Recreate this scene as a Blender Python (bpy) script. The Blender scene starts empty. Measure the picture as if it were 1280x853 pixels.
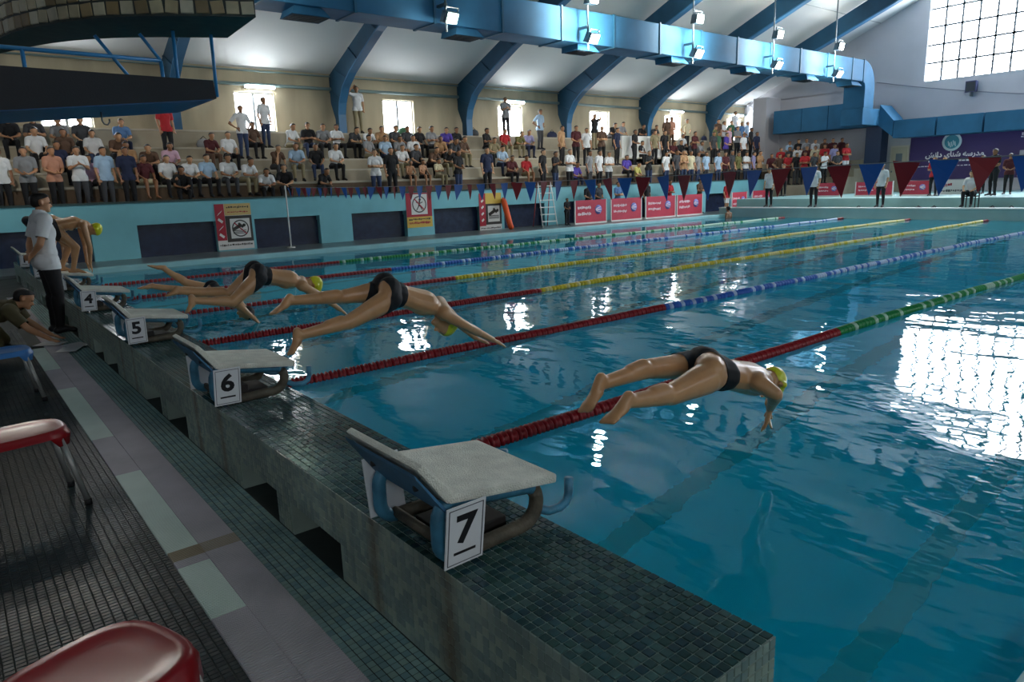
import bpy, bmesh, math, random
import numpy as np
from mathutils import Vector, Matrix, Euler

# ---------------------------------------------------------------- camera, world, exposure
SC = bpy.context.scene
COL = SC.collection
random.seed(7)
RNG = np.random.default_rng(7)
PI = math.pi

FPX = 874.85                                   # focal length in pixels of the 1280x853 frame
CAM_LOC = (-1.670, -3.624, 1.731)
CAM_ROT = (1.352, 0.033, -0.682)
cam_data = bpy.data.cameras.new('camera')
cam_data.sensor_width = 36.0
cam_data.lens = FPX * 36.0 / 1280.0
cam_data.clip_end = 200
cam_obj = bpy.data.objects.new('camera', cam_data)
cam_obj.location = CAM_LOC
cam_obj.rotation_euler = CAM_ROT
COL.objects.link(cam_obj)
SC.camera = cam_obj

SC.view_settings.view_transform = 'Standard'
SC.view_settings.look = 'None'
SC.view_settings.gamma = 1.0
SC.view_settings.use_curve_mapping = False
SC.view_settings.exposure = 1.8
SC.cycles.max_bounces = 9
SC.cycles.diffuse_bounces = 4
SC.cycles.glossy_bounces = 4
SC.cycles.transmission_bounces = 6
SC.cycles.transparent_max_bounces = 12
SC.cycles.sample_clamp_indirect = 4.0
SC.cycles.blur_glossy = 0.6

world = bpy.data.worlds.new('sky')
world.use_nodes = True
world.node_tree.nodes['Background'].inputs[0].default_value = (0.75, 0.85, 1.0, 1)
world.node_tree.nodes['Background'].inputs[1].default_value = 1.0
SC.world = world

WIN_LIGHT = 7.0        # daylight coming through the end window
SIDE_LIGHT = 5.5       # daylight through the side windows
LAMP_W = 420.0          # each flood light, watts

def R3(rx, ry, rz):
    return np.array(Euler((rx, ry, rz)).to_matrix())
_RM = R3(*CAM_ROT)
def project(p):
    q = (np.array(p, float) - np.array(CAM_LOC)) @ _RM
    return (640 + FPX * q[0] / -q[2], 426.5 - FPX * q[1] / -q[2])
def pix_ray(x, y):
    return _RM @ np.array([(x - 640) / FPX, (426.5 - y) / FPX, -1.0])
def on_plane(x, y, axis, val):
    d = pix_ray(x, y)
    t = (val - CAM_LOC[axis]) / d[axis]
    return np.array(CAM_LOC) + t * d
def x_at_row(px, Y, z):
    """the X of the point of a row (Y, z) that the picture shows at column px"""
    lo, hi = -1.2, 60.0
    for _ in range(50):
        m = (lo + hi) / 2
        if project((m, Y, z))[0] < px: lo = m
        else: hi = m
    return (lo + hi) / 2
def y_at_row(px, X, z):
    lo, hi = -3.0, 40.0
    for _ in range(50):
        m = (lo + hi) / 2
        if project((X, m, z))[0] > px: lo = m
        else: hi = m
    return (lo + hi) / 2

# ---------------------------------------------------------------- materials
def lin(c):
    if isinstance(c, str):
        c = c.lstrip('#'); c = [int(c[i:i+2], 16) / 255 for i in (0, 2, 4)]
    return tuple((v / 12.92 if v <= 0.04045 else ((v + 0.055) / 1.055) ** 2.4) for v in c[:3]) + (1.0,)
MATS = {}
def mat(name, color, rough=0.5, metal=0.0, var=0.0, scale=8.0, bump=0.0, bscale=40.0, spec=0.5, coat=0.0, stretch=None, detail=4.0):
    """principled material; var mixes the colour with a darker tone by noise, bump adds fine relief"""
    if name in MATS: return MATS[name]
    m = bpy.data.materials.new(name); m.use_nodes = True
    nt = m.node_tree; b = nt.nodes['Principled BSDF']
    c = lin(color)
    b.inputs['Base Color'].default_value = c
    b.inputs['Roughness'].default_value = rough
    b.inputs['Metallic'].default_value = metal
    b.inputs['Specular IOR Level'].default_value = spec
    b.inputs['Coat Weight'].default_value = coat
    tc = nt.nodes.new('ShaderNodeTexCoord'); src = tc.outputs['Object']
    if stretch:
        mp = nt.nodes.new('ShaderNodeMapping'); mp.inputs['Scale'].default_value = stretch
        nt.links.new(src, mp.inputs[0]); src = mp.outputs[0]
    if var > 0:
        n = nt.nodes.new('ShaderNodeTexNoise'); n.inputs['Scale'].default_value = scale; n.inputs['Detail'].default_value = detail
        nt.links.new(src, n.inputs['Vector'])
        r = nt.nodes.new('ShaderNodeValToRGB')
        r.color_ramp.elements[0].position = 0.3; r.color_ramp.elements[1].position = 0.7
        r.color_ramp.elements[0].color = tuple(v * (1 - var) for v in c[:3]) + (1,)
        r.color_ramp.elements[1].color = tuple(min(1, v * (1 + var * 0.5)) for v in c[:3]) + (1,)
        nt.links.new(n.outputs[0], r.inputs[0]); nt.links.new(r.outputs[0], b.inputs['Base Color'])
    if bump > 0:
        n2 = nt.nodes.new('ShaderNodeTexNoise'); n2.inputs['Scale'].default_value = bscale
        nt.links.new(src, n2.inputs['Vector'])
        bp = nt.nodes.new('ShaderNodeBump'); bp.inputs['Strength'].default_value = bump; bp.inputs['Distance'].default_value = 0.02
        nt.links.new(n2.outputs[0], bp.inputs['Height']); nt.links.new(bp.outputs[0], b.inputs['Normal'])
    MATS[name] = m
    return m
def tile_mat(name, cols, rough=0.25, spec=0.5, rough_var=0.25, stain=False, lean=0.05):
    """one tone per tile: random per mesh island plus random per object"""
    if name in MATS: return MATS[name]
    m = bpy.data.materials.new(name); m.use_nodes = True
    nt = m.node_tree; b = nt.nodes['Principled BSDF']
    g = nt.nodes.new('ShaderNodeNewGeometry'); oi = nt.nodes.new('ShaderNodeObjectInfo')
    ad = nt.nodes.new('ShaderNodeMath'); ad.operation = 'ADD'
    nt.links.new(g.outputs['Random Per Island'], ad.inputs[0]); nt.links.new(oi.outputs['Random'], ad.inputs[1])
    fr = nt.nodes.new('ShaderNodeMath'); fr.operation = 'FRACT'; nt.links.new(ad.outputs[0], fr.inputs[0])
    r = nt.nodes.new('ShaderNodeValToRGB'); cr = r.color_ramp; cr.interpolation = 'CONSTANT'
    while len(cr.elements) < len(cols): cr.elements.new(0.5)
    for i, c in enumerate(cols):
        cr.elements[i].position = i / len(cols); cr.elements[i].color = lin(c)
    nt.links.new(fr.outputs[0], r.inputs[0])
    n = nt.nodes.new('ShaderNodeTexNoise'); n.inputs['Scale'].default_value = 2.2; n.inputs['Detail'].default_value = 5
    nt.links.new(g.outputs['Position'], n.inputs['Vector'])
    mr = nt.nodes.new('ShaderNodeMapRange'); mr.inputs[1].default_value = 0.3; mr.inputs[2].default_value = 0.7
    mr.inputs[3].default_value = 0.6; mr.inputs[4].default_value = 1.15
    nt.links.new(n.outputs[0], mr.inputs[0])
    mx = nt.nodes.new('ShaderNodeVectorMath'); mx.operation = 'SCALE'
    nt.links.new(r.outputs[0], mx.inputs[0]); nt.links.new(mr.outputs[0], mx.inputs['Scale'])
    base = mx.outputs[0]
    if stain:
        # rust runs below the feet of every block, one pair per lane
        sx = nt.nodes.new('ShaderNodeSeparateXYZ'); nt.links.new(g.outputs['Position'], sx.inputs[0])
        def mth(op, a, v):
            q = nt.nodes.new('ShaderNodeMath'); q.operation = op; nt.links.new(a, q.inputs[0]); q.inputs[1].default_value = v; return q.outputs[0]
        ph = mth('PINGPONG', mth('ADD', sx.outputs['Y'], 1.51 + 25.0), 1.25)      # distance from the lane centre
        dd = mth('ABSOLUTE', mth('SUBTRACT', ph, .27), 0)
        ws = nt.nodes.new('ShaderNodeTexNoise'); ws.inputs['Scale'].default_value = 9; nt.links.new(g.outputs['Position'], ws.inputs['Vector'])
        d2 = nt.nodes.new('ShaderNodeMath'); d2.operation = 'ADD'; nt.links.new(dd, d2.inputs[0]); nt.links.new(mth('MULTIPLY', ws.outputs[0], .12), d2.inputs[1])
        mk = nt.nodes.new('ShaderNodeMapRange'); mk.inputs[1].default_value = .05; mk.inputs[2].default_value = .13; mk.inputs[3].default_value = .75; mk.inputs[4].default_value = 0; nt.links.new(d2.outputs[0], mk.inputs[0])
        mc = nt.nodes.new('ShaderNodeMix'); mc.data_type = 'RGBA'; mc.inputs[7].default_value = lin('#5a4326')
        nt.links.new(mk.outputs[0], mc.inputs[0]); nt.links.new(base, mc.inputs[6]); base = mc.outputs[2]
    nt.links.new(base, b.inputs['Base Color'])
    mr2 = nt.nodes.new('ShaderNodeMapRange'); mr2.inputs[3].default_value = max(.05, rough - rough_var * .5); mr2.inputs[4].default_value = rough + rough_var
    nt.links.new(n.outputs[0], mr2.inputs[0]); nt.links.new(mr2.outputs[0], b.inputs['Roughness'])
    # every tile leans a little, so that the glints break up
    ml = nt.nodes.new('ShaderNodeMath'); ml.operation = 'MULTIPLY'; ml.inputs[1].default_value = 37.0; nt.links.new(fr.outputs[0], ml.inputs[0])
    wn = nt.nodes.new('ShaderNodeTexWhiteNoise'); wn.noise_dimensions = '1D'; nt.links.new(ml.outputs[0], wn.inputs['W'])
    sb = nt.nodes.new('ShaderNodeVectorMath'); sb.operation = 'SUBTRACT'; sb.inputs[1].default_value = (.5, .5, .5); nt.links.new(wn.outputs['Color'], sb.inputs[0])
    sc = nt.nodes.new('ShaderNodeVectorMath'); sc.operation = 'SCALE'; sc.inputs['Scale'].default_value = lean; nt.links.new(sb.outputs[0], sc.inputs[0])
    av = nt.nodes.new('ShaderNodeVectorMath'); av.operation = 'ADD'; nt.links.new(sc.outputs[0], av.inputs[0]); nt.links.new(g.outputs['Normal'], av.inputs[1])
    nv = nt.nodes.new('ShaderNodeVectorMath'); nv.operation = 'NORMALIZE'; nt.links.new(av.outputs[0], nv.inputs[0])
    nt.links.new(nv.outputs[0], b.inputs['Normal'])
    b.inputs['Specular IOR Level'].default_value = spec
    MATS[name] = m
    return m
def glow(name, color, strength):
    if name in MATS: return MATS[name]
    m = bpy.data.materials.new(name); m.use_nodes = True
    nt = m.node_tree; nt.nodes.clear()
    e = nt.nodes.new('ShaderNodeEmission'); e.inputs[0].default_value = lin(color); e.inputs[1].default_value = strength
    o = nt.nodes.new('ShaderNodeOutputMaterial'); nt.links.new(e.outputs[0], o.inputs[0])
    MATS[name] = m
    return m

# ---------------------------------------------------------------- mesh helpers
class MB:
    """collects shapes; build() links them as one mesh object"""
    def __init__(s): s.v = []; s.f = []; s.sm = []
    def add(s, vs, fs, smooth=False):
        o = len(s.v); s.v += [tuple(map(float, p)) for p in vs]
        s.f += [tuple(i + o for i in f) for f in fs]; s.sm += [smooth] * len(fs); return s
    def box(s, x0, x1, y0, y1, z0, z1):
        vs = [(x, y, z) for z in (z0, z1) for y in (y0, y1) for x in (x0, x1)]
        return s.add(vs, [(0, 2, 3, 1), (4, 5, 7, 6), (0, 1, 5, 4), (2, 6, 7, 3), (0, 4, 6, 2), (1, 3, 7, 5)])
    def obox(s, c, ax, ay, az):
        """box with centre c and half-axis vectors"""
        c, ax, ay, az = map(lambda q: np.array(q, float), (c, ax, ay, az))
        vs = [c + i * ax + j * ay + k * az for k in (-1, 1) for j in (-1, 1) for i in (-1, 1)]
        return s.add(vs, [(0, 2, 3, 1), (4, 5, 7, 6), (0, 1, 5, 4), (2, 6, 7, 3), (0, 4, 6, 2), (1, 3, 7, 5)])
    def prism(s, poly, ext, off=(0, 0, 0)):
        """closed polygon (3-D points) swept along ext"""
        p = np.array(poly, float) + np.array(off, float); e = np.array(ext, float); n = len(p)
        fs = [tuple(range(n))[::-1], tuple(range(n, 2 * n))] + [(i, (i + 1) % n, (i + 1) % n + n, i + n) for i in range(n)]
        return s.add(list(p) + list(p + e), fs)
    def tube(s, pts, r, seg=10, caps=True):
        pts = [np.array(p, float) for p in pts]; n = len(pts); rs = r if isinstance(r, (list, tuple)) else [r] * n
        rings = []; prev = None
        for i, p in enumerate(pts):
            t = pts[min(i + 1, n - 1)] - pts[max(i - 1, 0)]; t = t / (np.linalg.norm(t) + 1e-9)
            if prev is None:
                a = np.array([0, 0, 1.]) if abs(t[2]) < .9 else np.array([1., 0, 0]); u = np.cross(t, a)
            else: u = prev - t * np.dot(prev, t)
            u = u / (np.linalg.norm(u) + 1e-9); prev = u; w = np.cross(t, u)
            rings.append([p + rs[i] * (math.cos(2 * PI * k / seg) * u + math.sin(2 * PI * k / seg) * w) for k in range(seg)])
        vs = [q for rg in rings for q in rg]
        fs = [(i * seg + k, i * seg + (k + 1) % seg, (i + 1) * seg + (k + 1) % seg, (i + 1) * seg + k) for i in range(n - 1) for k in range(seg)]
        if caps: fs += [tuple(range(seg))[::-1], tuple(range((n - 1) * seg, n * seg))]
        return s.add(vs, fs, True)
    def lathe(s, prof, seg=16, c=(0, 0, 0), axis=2):
        """profile of (r, h) spun about an axis"""
        def pt(r, h, a):
            q = [r * math.cos(a), r * math.sin(a), h]
            if axis == 0: q = [h, q[0], q[1]]
            if axis == 1: q = [q[1], h, q[0]]
            return [q[i] + c[i] for i in range(3)]
        vs = [pt(r, h, 2 * PI * k / seg) for r, h in prof for k in range(seg)]
        n = len(prof)
        fs = [(i * seg + k, i * seg + (k + 1) % seg, (i + 1) * seg + (k + 1) % seg, (i + 1) * seg + k) for i in range(n - 1) for k in range(seg)]
        fs += [tuple(range(seg))[::-1], tuple(range((n - 1) * seg, n * seg))]
        return s.add(vs, fs, True)
    def build(s, name, m, parent=None, bevel=0.0, flat=False):
        me = bpy.data.meshes.new(name); me.from_pydata(s.v, [], s.f)
        if not flat: me.polygons.foreach_set('use_smooth', s.sm)
        me.update()
        bm = bmesh.new(); bm.from_mesh(me); bmesh.ops.recalc_face_normals(bm, faces=bm.faces)
        if bevel > 0:
            es = [e for e in bm.edges if len(e.link_faces) == 2 and e.calc_face_angle(0) > 0.6]
            bmesh.ops.bevel(bm, geom=es, offset=bevel, segments=2, affect='EDGES', profile=0.6, clamp_overlap=True)
        bm.to_mesh(me); bm.free()
        return obj(name, me, m, parent)
def obj(name, me, m=None, parent=None):
    o = bpy.data.objects.new(name, me); COL.objects.link(o)
    if m is not None and me is not None and not me.materials: me.materials.append(m)
    if parent is not None: o.parent = parent
    return o
def empty(name, loc=(0, 0, 0), rz=0.0):
    o = bpy.data.objects.new(name, None); COL.objects.link(o); o.location = loc; o.rotation_euler = (0, 0, rz)
    o.empty_display_size = 0.1
    return o
def tag(o, label=None, cat=None, group=None, kind=None):
    if label: o['label'] = label
    if cat: o['category'] = cat
    if group: o['group'] = group
    if kind: o['kind'] = kind
    return o
def thing(name, label, cat, loc=(0, 0, 0), rz=0.0, group=None):
    return tag(empty(name, loc, rz), label, cat, group)
def struct(name, mb, m, label=None, cat=None, parent=None, bevel=0.0):
    o = mb.build(name, m, parent, bevel=bevel)
    if parent is None: tag(o, label, cat, kind='structure')
    return o
def copy_tree(o, parent=None):
    c = o.copy(); COL.objects.link(c); c.parent = parent
    for ch in list(o.children): copy_tree(ch, c)
    return c
def fast_mesh(name, V, F):
    """V (n,3) array, F (m,4) array of quads"""
    me = bpy.data.meshes.new(name)
    V = np.asarray(V, np.float32); F = np.asarray(F, np.int32)
    k = F.shape[1]
    me.vertices.add(len(V)); me.vertices.foreach_set('co', V.ravel())
    me.loops.add(F.size); me.loops.foreach_set('vertex_index', F.ravel())
    me.polygons.add(len(F)); me.polygons.foreach_set('loop_start', np.arange(0, F.size, k, dtype=np.int32))
    me.update(calc_edges=True); me.validate(); me.shade_flat()
    return me
def tile_block(us, vs, hu, hv, O, U, Vv, N, h, inset=0.0016):
    """many flat tiles with sloped edges; us, vs = centres in the plane (O, U, Vv), N = normal"""
    us = np.asarray(us); vs = np.asarray(vs); n = len(us)
    O, U, Vv, N = [np.asarray(q, float) for q in (O, U, Vv, N)]
    c = O + us[:, None] * U + vs[:, None] * Vv
    P = []
    for (s, d) in ((0, 0), (1, 1)):
        a = hu - inset * s; b = hv - inset * s
        for (i, j) in ((-1, -1), (1, -1), (1, 1), (-1, 1)):
            P.append(c + i * a * U + j * b * Vv + d * h * N)
    V = np.stack(P, 1).reshape(-1, 3)
    q = np.array([(4, 5, 6, 7), (0, 1, 5, 4), (1, 2, 6, 5), (2, 3, 7, 6), (3, 0, 4, 7)])
    if np.dot(np.cross(U, Vv), N) < 0: q = q[:, ::-1]
    F = (np.arange(n)[:, None, None] * 8 + q[None]).reshape(-1, 4)
    return V, F
def text_mesh(txt, size, depth=0.0, align='CENTER', bold=False):
    cu = bpy.data.curves.new('lettering', 'FONT'); cu.body = txt; cu.size = size; cu.align_x = align; cu.align_y = 'CENTER'
    cu.extrude = depth; cu.resolution_u = 3
    if bold: cu.offset = 0.035 * size
    o = bpy.data.objects.new('lettering', cu); COL.objects.link(o)
    bpy.context.view_layer.update()
    me = bpy.data.meshes.new_from_object(o.evaluated_get(bpy.context.evaluated_depsgraph_get()))
    bpy.data.objects.remove(o); bpy.data.curves.remove(cu)
    return me
# ================================================================ THE SETTING
ZD = 0.03                       # start deck
HP = 0.45                       # top of the starting platform
XP = -0.516                     # near face of the starting platform
PX1, PY0, PY1 = 26.6, -3.05, 15.6
DEPTH = 4.6
XW, YL, YR, XB = 38.0, 22.3, -9.8, -12.0     # end wall, left wall, right wall, back wall
YC = 6.25

# ---- materials of the setting
M_CONC = mat('concrete', '#8d8a80', .8, var=.25, scale=1.2, bump=.15)
M_DECK = mat('wet_deck', '#5c6668', .3, var=.35, scale=1.5, bump=.1)
M_TURQ = mat('turquoise_paint', '#74b9c4', .45, var=.14, scale=1.1)
M_FARD = mat('pale_turquoise_render', '#93bbbb', .5, var=.15, scale=1.3)
M_TURQ2 = mat('turquoise_coping', '#9fd0d3', .3, var=.12, scale=2.0)
M_WALL = mat('stained_cream_plaster', '#b5aa90', .85, var=.3, scale=.9, bump=.08, stretch=(1, 1, .25))
M_ENDW = mat('grey_end_wall', '#b9bac0', .85, var=.1, scale=.5)
M_CEIL = mat('ceiling_panel', '#d2d6d6', .6, var=.06, scale=.4)
M_SEAM = mat('ceiling_seam', '#8f9798', .7)
M_BLUE = mat('blue_steel', '#1b4660', .5, spec=.35, var=.2, scale=1.6)
M_BLUE2 = mat('blue_steel_panel', '#2f6890', .5, var=.15, scale=1.6)
M_DUCT = mat('blue_duct_paint', '#2a6184', .7, spec=.25, var=.2, scale=1.0, bump=.05, bscale=6)
M_DUCTF = mat('duct_flange_paint', '#205672', .6, spec=.3, var=.18, scale=1.0)
M_NAVY = mat('navy_tile_panel', '#212c46', .25, var=.3, scale=5)
M_STEP = mat('terrace_concrete', '#a49c88', .85, var=.22, scale=1.1, bump=.1)
M_BROWN = mat('brown_riser', '#5d4c3a', .8, var=.3, scale=3)
M_WHITE = mat('white_paint', '#dfe1dd', .5)
M_FRAME = mat('white_window_frame', '#c9d0d2', .5)
M_GRNTRIM = mat('dark_green_trim', '#25403f', .5)
M_PIPE = mat('green_grey_pipe', '#6f8484', .5)
M_GROUT = mat('pale_grout', '#96a89e', .6, var=.35, scale=2.5)
M_GROUTD = mat('dark_grout', '#343c3a', .7, var=.3, scale=3, spec=.2)
M_PLAT_SIDE = tile_mat('platform_side_tile', ['#8b9d92', '#7f928b', '#96a596', '#748985'], .35, stain=True)
M_PLAT_TOP = tile_mat('platform_top_tile', ['#2c4a4a', '#36575a', '#28444c', '#415f5c', '#30504b', '#47635f'], .13, rough_var=.2, lean=.03)
M_FLOOR_T = tile_mat('deck_mosaic_tile', ['#122026', '#18282d', '#0e1c22', '#1c2c30', '#162526'], .3, rough_var=.35, spec=.25)
M_CHAN_T = tile_mat('channel_tile', ['#7ba0a0', '#6c9296', '#86a8a4', '#84a39b'], .3)

# ---- start deck with its mosaic
floor = struct('floor', MB().box(XB, -.25, YR, YL, -.6, ZD - .003), M_GROUTD, 'dark wet mosaic tiled deck around the starting end', 'floor')
def field(u0, u1, pu, v0, v1, pv, gap):
    us = np.arange(u0 + pu / 2, u1, pu); vs = np.arange(v0 + pv / 2, v1, pv)
    g = np.meshgrid(us, vs, indexing='ij'); return g[0].ravel(), g[1].ravel(), (pu - gap) / 2, (pv - gap) / 2
def lay_tiles(parent, u, v, hu, hv, O, U, V, N, h, m, n_single, name='tile', far=None):
    """the n_single tiles nearest the camera are objects of their own, the rest is one stuff part"""
    O, U, V, N = [np.asarray(q, float) for q in (O, U, V, N)]
    c = O + u[:, None] * U + v[:, None] * V
    d = np.linalg.norm(c - np.array(CAM_LOC), axis=1)
    pr = np.array([project(p) if n_single else (0, 0) for p in c]) if n_single else None
    if n_single:
        vis = (pr[:, 0] > -5) & (pr[:, 0] < 1285) & (pr[:, 1] > 0) & (pr[:, 1] < 858)
        order = np.argsort(np.where(vis, d, 1e6))[:n_single]
        sel = np.zeros(len(u), bool); sel[order] = True
    else: sel = np.zeros(len(u), bool)
    Vv, F = tile_block(u[~sel], v[~sel], hu, hv, O, U, V, N, h)
    st = obj(name + '_field', fast_mesh(name + '_field', Vv, F), m, parent); st['kind'] = 'stuff'
    if n_single:
        Vv, F = tile_block(np.zeros(1), np.zeros(1), hu, hv, (0, 0, 0), U, V, N, h)
        me = fast_mesh(name, Vv, F); me.materials.append(m)
        for p in c[sel]:
            o = obj(name, me, None, parent); o.location = p + RNG.normal(0, .0004) * N
u, v, hu, hv = field(-3.6, -1.075, .0385, -2.9, 8.0, .0265, .004)
lay_tiles(floor, u, v, hu, hv, (0, 0, ZD - .003), (1, 0, 0), (0, 1, 0), (0, 0, 1), .003, M_FLOOR_T, 300)
u, v, hu, hv = field(-.742, XP - .003, .0322, -2.9, 12.0, .0343, .004)
lay_tiles(floor, u, v, hu, hv, (0, 0, ZD - .003), (1, 0, 0), (0, 1, 0), (0, 0, 1), .003, M_CHAN_T, 0, 'channel_tile')

# ---- starting platform: lintel on piers, with paired openings to the drain channel
per = 2.5
plat = MB()
ZO = .215
y_open = []
for k in range(-1, 7):
    for c in (-.63, .13):
        y_open.append((c + per * k - .28, c + per * k + .28))
y_open = sorted([o for o in y_open if o[0] > -2.5 and o[1] < 15])
plat.box(XP + .004, -.004, -2.696, 15.2, ZO, HP - .004)
ys = -2.696
for a, b in y_open + [(15.2, 15.2)]:
    if a > ys: plat.box(XP + .004, -.25, ys, a, ZD - .01, ZO)
    ys = b
plat.box(-.25, -.004, -2.696, 15.2, -.6, ZO)
platform = struct('starting_platform', plat, M_GROUT, 'raised green tiled platform that carries the starting blocks', 'platform')
u, v, hu, hv = field(XP + .002, 0, .0343, -2.694, 15.2, .0343, .0042)
lay_tiles(platform, u, v, hu, hv, (0, 0, HP - .004), (1, 0, 0), (0, 1, 0), (0, 0, 1), .004, M_PLAT_TOP, 300)
u, v, hu, hv = field(-2.694, 15.2, .0343, ZD, HP, .035, .004)
keep = np.ones(len(u), bool)
for a, b in y_open: keep &= ~((u > a - .02) & (u < b + .02) & (v < ZO))
lay_tiles(platform, u[keep], v[keep], hu, hv, (XP + .004, 0, 0), (0, 1, 0), (0, 0, 1), (-1, 0, 0), .004, M_PLAT_SIDE, 0, 'side_tile')
u, v, hu, hv = field(XP + .002, 0, .0343, -.215, HP, .035, .004)
lay_tiles(platform, u, v, hu, hv, (0, -2.696, 0), (1, 0, 0), (0, 0, 1), (0, -1, 0), .004, M_PLAT_SIDE, 0, 'end_tile')

# ---- pool basin
m_pf = bpy.data.materials.new('pool_floor_tile'); m_pf.use_nodes = True
nt = m_pf.node_tree; b = nt.nodes['Principled BSDF']; b.inputs['Roughness'].default_value = .5
b.inputs['Base Color'].default_value = lin('#0fc0e5')
M_POOL = m_pf
pfo = struct('pool_floor', MB().box(-.3, PX1 + .3, PY0 - .3, PY1 + .3, -DEPTH - .2, -DEPTH), M_POOL, 'blue tiled pool bottom', 'pool')
for nm, bx in (('start', (-.3, 0, PY0 - .3, PY1 + .3, -DEPTH, -.1)), ('far', (PX1, PX1 + .3, PY0 - .3, PY1 + .3, -DEPTH, -.02)), ('left', (0, PX1, PY1, PY1 + .3, -DEPTH, -.36)), ('right', (0, PX1, PY0 - .3, PY0, -DEPTH, -.02))):
    struct('wall_pool_' + nm, MB().box(*bx), M_POOL, 'blue tiled inner pool wall on the %s side' % nm, 'pool wall')
M_LINE = mat('lane_mark_tile', '#0a1c30', .4, var=.2, scale=3)
for k in range(7):
    yc = -1.25 + 2.5 * k
    ln = MB().box(1.2, PX1 - 2, yc - .14, yc + .14, -DEPTH, -DEPTH + .004)
    lo_ = struct('trim_%d' % (k + 1), ln, M_LINE, 'dark lane marking tiled into the pool bottom', 'lane marking')

# ---- water
def water_material():
    m = bpy.data.materials.new('pool_water'); m.use_nodes = True
    nt = m.node_tree; nt.nodes.clear()
    o = nt.nodes.new('ShaderNodeOutputMaterial')
    tc = nt.nodes.new('ShaderNodeTexCoord')
    def wav(scale, stretch, det, rot=0.0):
        mp = nt.nodes.new('ShaderNodeMapping'); mp.inputs['Scale'].default_value = stretch; mp.inputs['Rotation'].default_value = (0, 0, rot)
        nt.links.new(tc.outputs['Object'], mp.inputs[0])
        n = nt.nodes.new('ShaderNodeTexNoise'); n.inputs['Scale'].default_value = scale; n.inputs['Detail'].default_value = det; n.inputs['Roughness'].default_value = .45
        nt.links.new(mp.outputs[0], n.inputs['Vector']); return n.outputs[0]
    a = wav(1.0, (1.25, .75, 1), 1.5, .6); c = wav(4.5, (1.0, .6, 1), 2.0, .7); c3 = wav(13.0, (1.0, .55, 1), 1.0, .5)
    m1 = nt.nodes.new('ShaderNodeMath'); m1.operation = 'MULTIPLY'; m1.inputs[1].default_value = .24; nt.links.new(c, m1.inputs[0])
    m3 = nt.nodes.new('ShaderNodeMath'); m3.operation = 'MULTIPLY_ADD'; m3.inputs[1].default_value = .035; nt.links.new(c3, m3.inputs[0]); nt.links.new(m1.outputs[0], m3.inputs[2])
    ad = nt.nodes.new('ShaderNodeMath'); ad.operation = 'ADD'; nt.links.new(a, ad.inputs[0]); nt.links.new(m3.outputs[0], ad.inputs[1])
    bp = nt.nodes.new('ShaderNodeBump'); bp.inputs['Strength'].default_value = 1.0; bp.inputs['Distance'].default_value = WAVE
    nt.links.new(ad.outputs[0], bp.inputs['Height'])
    fr = nt.nodes.new('ShaderNodeFresnel'); fr.inputs['IOR'].default_value = 1.333; nt.links.new(bp.outputs[0], fr.inputs['Normal'])
    gl = nt.nodes.new('ShaderNodeBsdfGlossy'); gl.inputs['Roughness'].default_value = .0; nt.links.new(bp.outputs[0], gl.inputs['Normal'])
    if REFRACT:
        tr = nt.nodes.new('ShaderNodeBsdfRefraction'); tr.inputs['IOR'].default_value = 1.333; tr.inputs['Roughness'].default_value = 0
        nt.links.new(bp.outputs[0], tr.inputs['Normal'])
    else:
        tr = nt.nodes.new('ShaderNodeBsdfTransparent')
    tr.inputs['Color'].default_value = (.62, .97, 1, 1)
    # slightly milky pool water: part of the light is scattered back by the water itself
    df = nt.nodes.new('ShaderNodeBsdfDiffuse'); df.inputs['Color'].default_value = MILK
    mk = nt.nodes.new('ShaderNodeMixShader'); mk.inputs[0].default_value = MILK_F
    nt.links.new(tr.outputs[0], mk.inputs[1]); nt.links.new(df.outputs[0], mk.inputs[2])
    mx = nt.nodes.new('ShaderNodeMixShader')
    nt.links.new(fr.outputs[0], mx.inputs[0]); nt.links.new(mk.outputs[0], mx.inputs[1]); nt.links.new(gl.outputs[0], mx.inputs[2])
    nt.links.new(mx.outputs[0], o.inputs[0])
    return m
WAVE = .017
MILK = (.0, .62, .84, 1)
MILK_F = .37
REFRACT = True
wb = MB().add([(0, PY0, 0), (PX1, PY0, 0), (PX1, PY1, 0), (0, PY1, 0)], [(0, 1, 2, 3)])
water = wb.build('pool_water', water_material())
tag(water, 'rippled clear turquoise water filling the swimming pool', 'water', kind='stuff')

# ---- decks around the pool
struct('left_deck', MB().box(-3, 34.5, PY1 + .34, 18.4, -.4, .10), M_DECK, 'wet grey deck along the foot of the turquoise wall', 'deck')
struct('trim_8', MB().box(0, PX1, PY1, PY1 + .34, -.35, .12), M_TURQ2, 'pale turquoise coping along the left pool edge', 'coping', bevel=.03)
rd = MB().box(-6, PX1 + .3, YR, PY0 - .02, -.4, .10)
struct('right_deck', rd, M_TURQ2, 'pale tiled deck along the right pool side', 'deck', bevel=.05)
fd = MB().box(PX1, 28.0, PY0 - 3, PY1 + .4, -.4, .39)
struct('far_platform', fd, M_FARD, 'low turquoise turning platform at the far end of the pool', 'platform')
struct('trim_9', MB().box(PX1 - .04, 27.0, PY0 - 3, PY1 + .4, .385, .425), M_WHITE, 'white edge along the far turning platform', 'edge')
struct('far_deck', MB().box(28.0, XW, YR, PY1 + .4, -.4, .74), M_FARD, 'turquoise step and deck behind the far platform', 'deck')

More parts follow.
